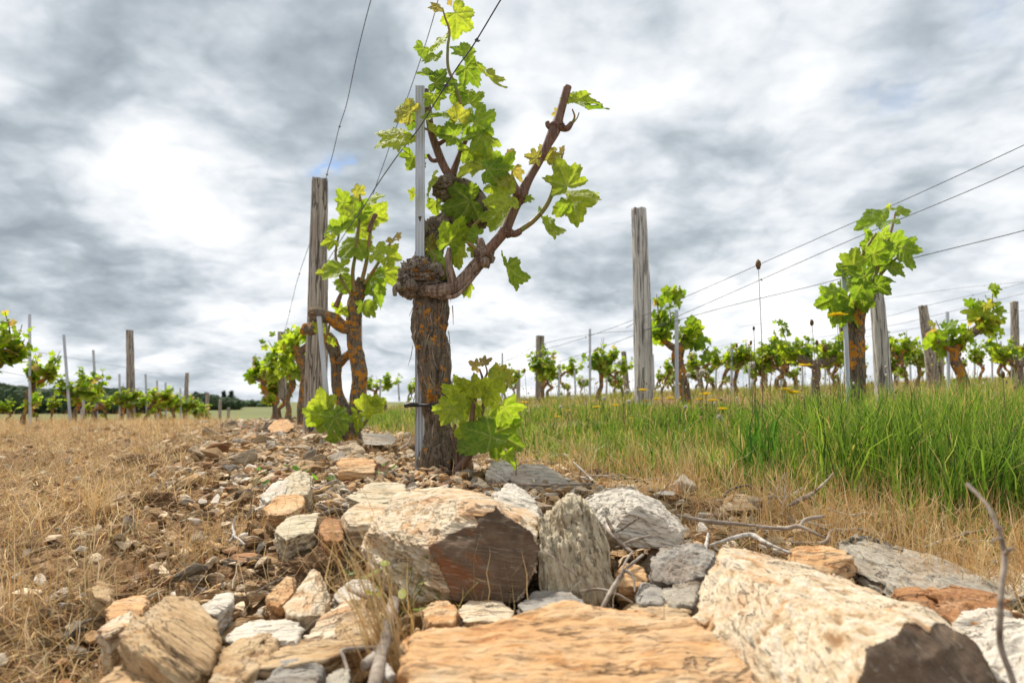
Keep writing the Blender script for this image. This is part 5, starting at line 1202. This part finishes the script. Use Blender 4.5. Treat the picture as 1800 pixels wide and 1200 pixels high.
straw(9000, .9, 5.5, -.4, .5, .02, .08, .25, .0010, 16, .0)
straw(20000, 3.2, 14, 1.8, 9, .03, .10, .8, .0018, 17, -.05)
straw(4000, .6, 1.6, -1.5, -.75, .03, .10, .45, .0013, 18, -.35)
# many small standing wisps
for i in range(420):
    y0 = float(logy(.75, 7, 1)[0]); D_0 = rg.uniform(-3.2, -.7) if i % 4 else rg.uniform(.3, .75); x0 = row_x(y0)+D_0
    if abs(x0) > .85*y0: continue
    m_ = int(rg.integers(14, 46)); x = x0+rg.normal(0, .03, m_); y = y0+rg.normal(0, .03, m_); h_ = rg.uniform(.04, .15)*rg.uniform(.5, 1.2, m_); a = rg.uniform(0, 6.28, m_); l_ = h_*np.abs(rg.normal(0, 1.1, m_))
    V, Q, C = blades(feet(x, y), h_, np.stack([np.cos(a)*l_, np.sin(a)*l_], 1), np.full(m_, .0013*(1+.18*y0)), pal(STRAW, (.3,.15,.4,.05,.1), m_)*rg.uniform(.6, 1.15), curl=.6, K=5, seed=i); mb.add(V, Q, None, C)
straw(4500, .55, 5, -.9, -.3, .03, .10, .22, .0014, 19, -.1)
straw(2500, .55, 5, -.9, .3, .04, .14, .9, .0011, 20, .05)
o = mb.build('dry_grass', M['straw']); tag(o, 'dry straw coloured grass lying and standing over the soil', 'dry grass', kind='stuff')

def tuft(px, py, d, n, h0, h1, spread, wd, cols, cw, label, name='grass_tuft', cat='grass tuft', bias=(0, 0), seed=1, mat='straw', r0=.02, curl=1.0):
    global rg
    p = P(px, py, d); p[2] = g1(p[0], p[1]); old = rg; rg = np.random.default_rng(seed)
    B = np.tile(p, (n, 1))+np.concatenate([rg.normal(0, r0, (n, 2)), np.full((n, 1), -.006)], 1)
    h_ = rg.uniform(h0, h1, n); a = rg.uniform(0, 6.28, n); l_ = h_*np.abs(rg.normal(0, spread, n))
    lean = np.stack([np.cos(a)*l_+bias[0]*h_, np.sin(a)*l_+bias[1]*h_], 1)
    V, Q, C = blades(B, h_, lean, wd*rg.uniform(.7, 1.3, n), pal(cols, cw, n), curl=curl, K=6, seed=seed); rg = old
    m_ = MB(); m_.add(V, Q, None, C); o = m_.build(name, M[mat], origin=p); return tag(o, label, cat)
SW = (.30,.25,.2,.1,.15)
tuft(722, 1190, .72, 64, .12, .30, .12, .0017, STRAW, SW, 'tall dry stalks leaning left in front, left end of the orange slab', bias=(-.40, .30), seed=3, r0=.010, curl=.15)
tuft(706, 1140, .76, 40, .06, .17, .22, .0014, STRAW, SW, 'shorter dry stalks behind the tall leaning ones', bias=(-.2, .1), seed=4, r0=.018, curl=.3)
tuft(1215, 858, 1.85, 80, .07, .16, .28, .0016, STRAW, SW, 'upright straw tuft at the grass edge above the white boulder', seed=5, r0=.03, curl=.5)
tuft(840, 1060, .90, 16, .05, .13, .30, .0009, STRAW, SW, 'thin dry stems standing before the dark brown face', seed=6, r0=.035, curl=.4)
tuft(1590, 1060, .95, 6, .05, .09, .2, .0009, STRAW, SW, 'few thin dry stems on the big right slab edge', seed=7, r0=.03, curl=.4)
tuft(870, 870, 1.95, 50, .03, .09, .8, .0014, STRAW, SW, 'curled dry grass around the foot of the main vine', seed=8, r0=.05)
tuft(150, 905, 1.45, 110, .06, .15, .7, .0013, STRAW, SW, 'pale straw tuft in the middle of the left dry grass', seed=9, r0=.05)
tuft(20, 1010, .95, 90, .06, .14, .6, .0012, STRAW, SW, 'dense straw tuft at the left edge', seed=10, r0=.05)
tuft(60, 1130, .72, 40, .03, .09, .8, .001, STRAW, SW, 'sprawling straw tuft in the lower left corner', seed=12, r0=.03)
tuft(170, 1120, .78, 30, .03, .08, .9, .001, STRAW, SW, 'white rooted straw tuft left of the rounded tan boulder', seed=13, r0=.012)
tuft(350, 940, 1.2, 40, .05, .11, .35, .001, STRAW, (.3,.3,.1,.2,.1), 'brown thin stalks in the soil between straw and rubble', seed=14, r0=.03)
tuft(445, 900, 1.35, 90, .04, .11, .6, .0012, STRAW, SW, 'golden fine straw tuft at the left side of the rubble', seed=15, r0=.04, bias=(.1, 0))
tuft(620, 960, 1.12, 60, .05, .13, .5, .0011, STRAW, SW, 'straw tuft leaning on the left side of the dark faced block', seed=16, r0=.03, bias=(.35, .1))
tuft(960, 860, 1.5, 50, .03, .08, .7, .0012, STRAW, SW, 'sprawling straw between the white boulder and the grey slab', seed=17, r0=.05)
tuft(1480, 905, 1.3, 120, .04, .10, .8, .0013, STRAW, SW, 'dry tuft under the green grass edge at the right', seed=18, r0=.09)
tuft(1640, 985, 1.12, 110, .03, .09, .9, .0012, STRAW, SW, 'wide dry tuft behind the long grey green slab', seed=19, r0=.09)
tuft(1335, 862, 1.85, 46, .13, .25, .22, .009, [(.05,.14,.015),(.08,.20,.022),(.11,.25,.03),(.05,.11,.012)], (.3,.4,.2,.1), 'tall broad bladed dark green tuft left of the bright grass mass', seed=20, mat='grass', r0=.03, curl=1.2)
tuft(1440, 868, 1.75, 90, .08, .20, .5, .003, GREEN, (.3,.3,.2,.05,.15), 'bright fine green tuft just right of the dark green tuft', seed=21, mat='grass', r0=.07)
tuft(1560, 885, 1.70, 260, .14, .27, .45, .0044, GREEN, (.32,.32,.18,.03,.15), 'big bright green tuft in the middle of the right grass mass', seed=22, mat='grass', r0=.10)
tuft(1700, 885, 1.60, 300, .12, .26, .45, .0044, GREEN, (.32,.32,.18,.03,.15), 'dense green tuft in front of the right grass mass', seed=23, mat='grass', r0=.10)
tuft(1790, 890, 1.50, 240, .11, .23, .45, .0042, GREEN, (.32,.30,.18,.05,.15), 'green tuft at the right edge of the grass mass', seed=24, mat='grass', r0=.09)
tuft(1640, 860, 1.9, 240, .14, .27, .4, .0046, GREEN, (.28,.34,.22,.03,.13), 'green tuft behind the front of the right grass mass', seed=25, mat='grass', r0=.12)
# small green weeds in the stones
def weed(px, py, d, n, s, label, seed, col=(.10, .22, .03), up=.5):
    p = P(px, py, d); p[2] = g1(p[0], p[1])+.008; r = random.Random(seed)
    root = thing('weed', label, 'weed', tuple(p)); mb = MB(); mbs = MB()
    for i in range(n):
        a = r.uniform(0, 6.28); L = s*r.uniform(.6, 1.4); q = p+np.array([math.cos(a)*L, math.sin(a)*L, L*r.uniform(.2, 1)*up*2])
        tube(mbs, [p, (p+q)/2+[0, 0, L*.2], q], .0009, nseg=5, n=6)
        th = np.linspace(0, 2*math.pi, 12, endpoint=False); ll = L*r.uniform(.20, .34)
        V = np.stack([np.cos(th)*.5*ll, np.sin(th)*ll, .15*ll*np.sin(th)**2+.1*ll*np.abs(np.cos(th))], 1); V = np.vstack([V, [0, 0, 0]])
        B = np.array(leaf_frame((math.cos(a), math.sin(a), r.uniform(-.3, .6)), (r.gauss(0, .4), -.5+r.gauss(0, .3), 1)))
        mb.add(V@B.T+q, None, [(12, k, (k+1) % 12) for k in range(12)], np.array(col)*r.uniform(.7, 1.4))
    mbs.build('stem', M['shoot'], root); mb.build('leaves', M['foliage'], root)
weed(440,832,1.9,6,.035,'small round leaved green weed at the left border of the rubble',1,(.08,.22,.07))
weed(560,820,2.0,7,.045,'green seedling in front of the second vine foot',2)
weed(600,835,1.9,5,.03,'tiny green seedling left of the brick shaped stone',3)
weed(665,828,1.95,6,.04,'green seedling right of the brick shaped stone',4)
weed(520,812,2.2,5,.03,'tiny weed on the rubble left of the second vine foot',5)
weed(700,1040,.95,14,.04,'yellow green leafy weed at the left foot of the dark faced block',6,(.24,.28,.03),1.1)
weed(640,985,1.05,8,.025,'small green weed behind the tall leaning stalks',7,(.14,.20,.05),1.0)
weed(1280,930,1.25,4,.015,'single tiny green leaf among the dry twigs right of the white boulder',8)
weed(1330,870,1.6,8,.03,'low green weed beside the rounded beige stone',9)
weed(790,1035,.93,10,.030,'reddish grey wilted weed at the foot of the dark face',10,(.30,.22,.16),1.0)

# ------------------------------------------------------------------ flowers and stalks
YEL = [(1471,562,2.7,18),(1415,650,2.9,15),(1393,698,2.9,18),(1380,691,2.9,12),(1130,693,3.0,12),(1136,711,3.0,9),(1154,708,3.1,9),(1178,707,3.1,10),(1240,700,3.1,14),(1252,711,3.0,12),(1231,709,3.1,10),
       (1048,722,3.3,9),(922,714,3.6,8),(979,739,3.2,7),(1270,726,2.8,13),(1083,719,3.4,8),(1110,742,3.1,7),(1000,728,3.6,6)]
def flower(px, py, d, wpx, kind, label, seed):
    c = P(px, py, d); r = random.Random(seed); x, y = c[0]+r.uniform(-.02, .02), c[1]+r.uniform(-.02, .02); zb = g1(x, y)
    root = thing({'y': 'yellow_flower', 'w': 'dandelion_clock', 'b': 'dry_seed_stalk'}[kind], label, {'y': 'flower', 'w': 'dandelion clock', 'b': 'seed stalk'}[kind], (x, y, zb))
    mb = MB(); st_ = [(x, y, zb-.01), ((x+c[0])/2+r.uniform(-.01, .01), y, (zb+c[2])/2), tuple(c)]
    col = (.13, .18, .05) if kind != 'b' else (.20, .13, .06); tube(mb, st_, [.0015, .0012, .0010] if kind != 'b' else [.0016, .0013, .001], col=col, nseg=6, n=14); mb.build('stem', M['straw'], root)
    rad = wpx*d/F/2; mb = MB()
    if kind == 'y':
        for ring, (n, k, el) in enumerate([(16, 1.0, .25), (14, .8, .6), (10, .5, 1.0)]):
            for i in range(n):
                a = 6.283*i/n+ring*.2+r.uniform(-.1, .1); u = np.array([math.cos(a), math.sin(a), 0]); v = np.array([-math.sin(a), math.cos(a), 0]); e = rad*k*r.uniform(.85, 1.1)
                tip = c+u*e*math.cos(el)+np.array([0, 0, e*math.sin(el)*.7]); w_ = rad*.16
                mb.add([c-v*w_*.5, c+v*w_*.5, tip+v*w_, tip-v*w_], [(0, 1, 2, 3)], None, np.array((.80, .58, .02))*r.uniform(.85, 1.1))
    elif kind == 'w':
        for i in range(260):
            v = np.array([r.gauss(0, 1), r.gauss(0, 1), r.gauss(0, 1)]); v /= np.linalg.norm(v); s = np.cross(v, [.3, .5, .8]); s /= np.linalg.norm(s); e = c+v*rad*r.uniform(.8, 1.05)
            mb.add([c+v*rad*.2-s*.00015, c+v*rad*.2+s*.00015, e+s*rad*.10, e-s*rad*.10], [(0, 1, 2, 3)], None, (.72, .70, .66))
    else:
        D_, Q_ = cs(10); rx, rz = rad, rad*1.9
        V = D_*(1+.25*fbm(D_*6, 2, seed)[:, None])*[rx, rx, rz]+c; mb.add(V, Q_, None, np.array((.22, .13, .06))*r.uniform(.6, 1.3))
    mb.build({'y': 'flower_head', 'w': 'seed_head', 'b': 'seed_head'}[kind], M['petal'], root); return root
for i, (px, py, d, w_) in enumerate(sorted(YEL)):
    flower(px, py-6, d, w_*2.0, 'y', 'yellow hawkweed flower in the grass strip, %s yellow flower from the left' % ORD[i], i)['group'] = 'yellow flowers in the grass'
WH = [(1234,653,3.0,11),(1322,641,2.9,13),(1210,658,3.1,9),(1102,688,3.3,10),(1089,637,3.2,9),(1025,669,3.5,9),(1265,734,2.8,13),(1105,706,3.4,8),(1062,700,3.8,7),(1205,715,3.2,7),(1000,690,4.0,7),(985,715,3.6,6)]
for i, (px, py, d, w_) in enumerate(sorted(WH)):
    flower(px, py, d, w_, 'w', 'white fluffy dandelion clock in the grass, %s clock from the left' % ORD[i], 50+i)['group'] = 'dandelion clocks in the grass'
for i, (px, py, d, w_, lab) in enumerate([(1333,465,2.5,9,'tallest thin dry stalk with a brown seed head standing against the sky'),(1325,577,2.5,4,'dark narrow plantain head just left of the tallest dry stalk'),
     (1320,602,2.5,4,'short dark plantain head leaning left of the tallest dry stalk'),(1427,567,2.7,6,'reddish dock stalk with a dark tip left of the tall leafy vine'),(1436,602,2.7,5,'second reddish dock stalk beside the thick dark vine'),
     (1450,612,2.7,7,'thickest reddish dock stalk in front of the thick dark vine'),(1357,628,3.0,4,'small dark plantain head right of the tallest dry stalk'),(1378,676,2.8,4,'low plantain head beside the yellow flowers'),
     (1382,650,3.0,4,'thin plantain head above the yellow flowers'),(1763,658,1.9,6,'curved green plantain stalk in the right grass'),(1650,600,3.4,4,'thin dry stalk between the leaning posts at the right'),
     (1688,622,3.2,4,'dry brown stalk in front of the arching vine'),(1295,607,3.2,4,'thin dry stalk in front of the two armed vine'),(922,650,4.0,3,'small dry stalk beside the short central post'),(1160,668,3.2,4,'dry stalk beside the tall weathered post')]):
    flower(px, py, d, w_, 'b', lab, 90+i)
# meadow stems, more than one can count
mb = MB(); n = 800; y = logy(2.2, 9, n); D = rg.uniform(.9, 5, n); x = row_x(y)+D; k = (x > -.25*y) & (x < .85*y); x, y = x[k], y[k]; n = len(x)
h_ = rg.uniform(.10, .30, n)*(1-.25*sstep(4, 8, y)); a = rg.uniform(0, 6.28, n)
V, Q, C = blades(feet(x, y), h_, np.stack([np.cos(a)*h_*.12, np.sin(a)*h_*.12], 1), np.full(n, .0017)*(1+.2*y), pal([(.30,.20,.10),(.20,.22,.07),(.42,.30,.16)], (.4,.3,.3), n)); mb.add(V, Q, None, C)
D_, Q_ = cs(2)
for i in range(n):
    s = rg.uniform(.0016, .0034)*(1+.12*y[i]); c_ = [(.25,.15,.08),(.65,.60,.52),(.55,.30,.22),(.60,.50,.10)][rg.choice(4, p=(.18,.42,.18,.22))]
    tipi = V.reshape(n, -1, 3)[i, -1]; mb.add(D_*[s, s, s*1.5]+tipi, Q_, None, c_)
o = mb.build('meadow_stems', M['petal']); tag(o, 'thin flowering stems with brown and whitish heads across the grass strip', 'meadow stems', kind='stuff')

# ------------------------------------------------------------------ twigs and driftwood
def twig(name, lst, mat, label, cat='twig', seed=1, group=None):
    """lst: branches of (px, py, d) points with radii in mm"""
    o0 = P(*lst[0][0][0]); mb = MB()
    for i, (q, rad) in enumerate(lst): tube(mb, [P(*a) for a in q], [v/1000.*(.6 if v > 5 else .78) for v in rad], nseg=18, n=16*len(q), rough=.42, seed=seed+i, freq=110, ridg=.0004)
    o = mb.build(name, M[mat], origin=o0); return tag(o, label, cat, group)
twig('twig', [([(1792,1230,.58),(1775,1180,.585),(1758,1130,.59),(1758,1080,.59),(1762,1020,.595),(1766,975,.60),(1755,925,.60)], (3.2,3.2,3,2.8,2.6,2.8,3.0)), ([(1755,930,.60),(1740,895,.61),(1720,870,.62),(1700,850,.63)], (2.6,2,2,2.2)),
      ([(1766,975,.60),(1774,966,.59),(1784,962,.59)], (2,1.6,1)), ([(1762,945,.60),(1748,948,.59),(1742,955,.59)], (2,1.2,.8))], 'twig', 'grey upright twig with a bent tip at the lower right, out of focus', seed=3)
twig('driftwood', [([(692,1056,.80),(684,1090,.76),(676,1130,.72),(666,1170,.68),(656,1230,.63)], (9,10,11,12,13)), ([(640,1170,.68),(655,1160,.69),(672,1165,.69)], (8,9,7))], 'twig', 'thick pale weathered stick at the bottom beside the dry stalks', 'stick', 5)
twig('driftwood', [([(690,1195,.66),(668,1165,.69),(655,1150,.71)], (8,7,6))], 'drift', 'pale stick stump at the bottom edge left of the orange slab', 'stick', 6)
twig('twig', [([(614,1190,.69),(606,1160,.72),(602,1142,.73),(640,1138,.74),(678,1140,.74)], (2,2.4,3,2.6,3))], 'twig', 'bent grey root end above the greenish stone', seed=7)
twig('twig', [([(614,1032,.90),(630,1042,.88),(648,1050,.87)], (4,4,4))], 'twig', 'short hollow brown twig on the smooth whitish stone', seed=8)
twig('twig', [([(404,952,1.16),(412,940,1.17),(409,925,1.19),(414,908,1.2)], (3.5,3,2.6,3.2)), ([(409,940,1.17),(420,948,1.15),(430,957,1.14)], (2.6,2.6,2.6))], 'drift', 'bone coloured forked twig on the soil left of the rubble', seed=9)
twig('twig', [([(1056,1074,.88),(1070,1045,.90),(1086,1020,.93),(1102,998,.96),(1130,975,1.0)], (3,3.2,3.4,2.8,2.2)), ([(1100,1002,.95),(1112,1012,.94),(1116,1040,.92)], (2.5,2.2,1.8)), ([(1090,1015,.93),(1098,990,.96),(1112,968,.98)], (2.4,2,1.4))], 'twig', 'forked dry brown twig between the upright pale stone and the grey blue block', seed=11)
twig('twig', [([(1020,1040,.92),(1050,1035,.92),(1080,1042,.91),(1112,1058,.90)], (2,2.4,2.6,2))], 'twig', 'flat brown splinter at the foot of the forked dry twig', seed=12)
twig('twig', [([(955,965,.96),(985,990,.94),(1015,1012,.93),(1040,1034,.92)], (1,1.2,1,1))], 'twig', 'very thin pale stem lying across the upright pale stone', seed=13)
twig('twig', [([(1084,935,1.06),(1100,925,1.08),(1123,909,1.1)], (2,2.6,2))], 'bark_dark', 'short dark splinter pointing up beside the white boulder', seed=14)
twig('twig', [([(1082,962,1.04),(1112,950,1.06),(1146,940,1.07)], (2,3,1.5))], 'twig', 'grey splinter pointing right before the white boulder', seed=15)
twig('twig', [([(1064,905,1.07),(1076,930,1.05),(1092,955,1.03),(1110,970,1.01)], (2,4,5,4))], 'bark_dark', 'dark splinter bundle wedged between the pale stone and the white boulder', seed=16)
twig('twig', [([(1062,925,1.05),(1080,945,1.03),(1100,962,1.02)], (3,4,3))], 'twig', 'broken grey bark strip wedged beside the dark splinters', seed=17)
twig('twig', [([(1190,905,1.22),(1240,915,1.22),(1290,920,1.22),(1350,925,1.2)], (3,4,4,3))], 'twig', 'long reddish brown twig lying right of the white boulder', seed=18)
twig('twig', [([(1330,925,1.2),(1380,928,1.18),(1405,925,1.17),(1450,945,1.15)], (4,4.5,5,3)), ([(1405,925,1.17),(1418,912,1.18),(1448,907,1.18)], (4,3.5,2.5))], 'twig', 'forked grey twig lying above the long grey green slab', seed=19)
twig('twig', [([(1388,888,1.45),(1410,876,1.48),(1430,866,1.5),(1448,850,1.52),(1465,832,1.55)], (4,5,4.5,4,3)), ([(1430,866,1.5),(1435,856,1.5)], (3,2))], 'twig', 'knotty grey twig at the green grass edge beside the charred lump', seed=20)
twig('twig', [([(1335,900,1.45),(1360,870,1.5),(1380,830,1.55)], (2,1.6,1.2))], 'twig', 'thin dark twig leaning beside the rounded beige stone', seed=21)
twig('twig', [([(1376,905,1.4),(1379,870,1.42),(1382,830,1.44)], (1.6,1.5,1.2))], 'twig', 'thin upright brown stem right of the rounded beige stone', seed=22)
twig('twig', [([(1008,812,1.95),(1030,832,1.9),(1045,848,1.85)], (3,3.5,4))], 'drift', 'pale straight twig at the grass edge above the white boulder', seed=23)
twig('twig', [([(900,850,1.7),(960,852,1.68),(1040,850,1.66)], (4,5,4))], 'twig', 'long grey stick lying behind the white boulder', seed=24)
twig('twig', [([(1150,880,1.5),(1165,862,1.5),(1180,846,1.5)], (1.6,1.4,1))], 'twig', 'thin twig leaning right of the white boulder', seed=25)
twig('twig', [([(1240,960,1.08),(1290,945,1.1),(1320,940,1.12),(1350,955,1.08),(1390,972,1.05)], (2,4,5,4,3))], 'drift', 'curved grey root behind the top of the big right slab', seed=26)
twig('twig', [([(1245,938,1.12),(1242,955,1.08),(1238,975,1.05)], (3,3.5,3))], 'drift', 'short upright pale twig behind the grey blue block', seed=27)
twig('twig', [([(450,1040,.95),(480,1024,.98),(520,1010,1.0)], (1.5,2,1.4))], 'bark_dark', 'thin dark twig left of the triangular stone', seed=28)
twig('twig', [([(560,905,1.25),(590,895,1.3),(622,900,1.3)], (3,4,3))], 'bark_dark', 'dark twig on the rubble left of the dark faced block', seed=29)
twig('twig', [([(700,790,2.4),(716,780,2.5),(722,768,2.55)], (5,6,4))], 'twig', 'short grey stick leaning left of the main stake', seed=30)
twig('twig', [([(540,852,1.6),(556,858,1.58),(575,850,1.6)], (3,3,2))], 'drift', 'pale twig piece in the rubble below the second vine', seed=31)
twig('dead_shoot', [([(905,850,1.75),(908,820,1.76),(903,800,1.77),(915,790,1.78)], (3,2.4,2,1.2)), ([(908,820,1.76),(920,812,1.75)], (2,1))], 'bark_dark', 'thin dead black shoot right of the leafy sucker', 'twig', 32)
r = random.Random(4)
for i in range(46):
    y = math.exp(r.uniform(math.log(.9), math.log(3.2))); D = r.choice([r.uniform(.15, .75), r.uniform(.15, .75), r.uniform(-.9, .2)]); x = row_x(y)+D
    if abs(x) > .74*y: continue
    a = r.uniform(-.6, .6)+(0 if r.random() < .7 else 1.5); L = r.uniform(.05, .16)*(.7+.3*y); z = g1(x, y)+.012
    mb = MB(); p = [np.array([x+L*t*math.cos(a)+r.gauss(0, .006), y+L*t*math.sin(a)+r.gauss(0, .006), g1(x+L*t*math.cos(a), y+L*t*math.sin(a))+.010+r.uniform(0, .02)]) for t in (0, .33, .66, 1)]
    tube(mb, p, [r.uniform(.0015, .004)]*3+[.0012], nseg=10, n=22, rough=.3, seed=i, freq=80)
    o = mb.build('twig', M[r.choice(['twig', 'twig', 'drift', 'bark_dark'])], origin=p[0])
    mk = min(MARK, key=lambda q: (q[1]-x)**2+(q[2]-y)**2)
    tag(o, 'thin loose dry twig lying on the ground %s the %s' % ('left of' if x < mk[1] else 'right of', mk[0]), 'twig', 'loose dry twigs on the ground')
D_, Q_ = cs(40); p = P(1440, 818, 1.95); p[2] = g1(p[0], p[1])+.03
mb = MB(); mb.add(D_*(1+.4*fbm(D_*2.5, 4, 3)[:, None]+.15*np.abs(fbm(D_*8, 3, 4))[:, None])*[.062, .03, .030]@np.array(Matrix.Rotation(-.35, 3, 'Y')).T+p, Q_)
o = mb.build('charred_wood', M['char'], origin=p); tag(o, 'black charred wood lump in the grass right of the dark green tuft', 'charred wood')
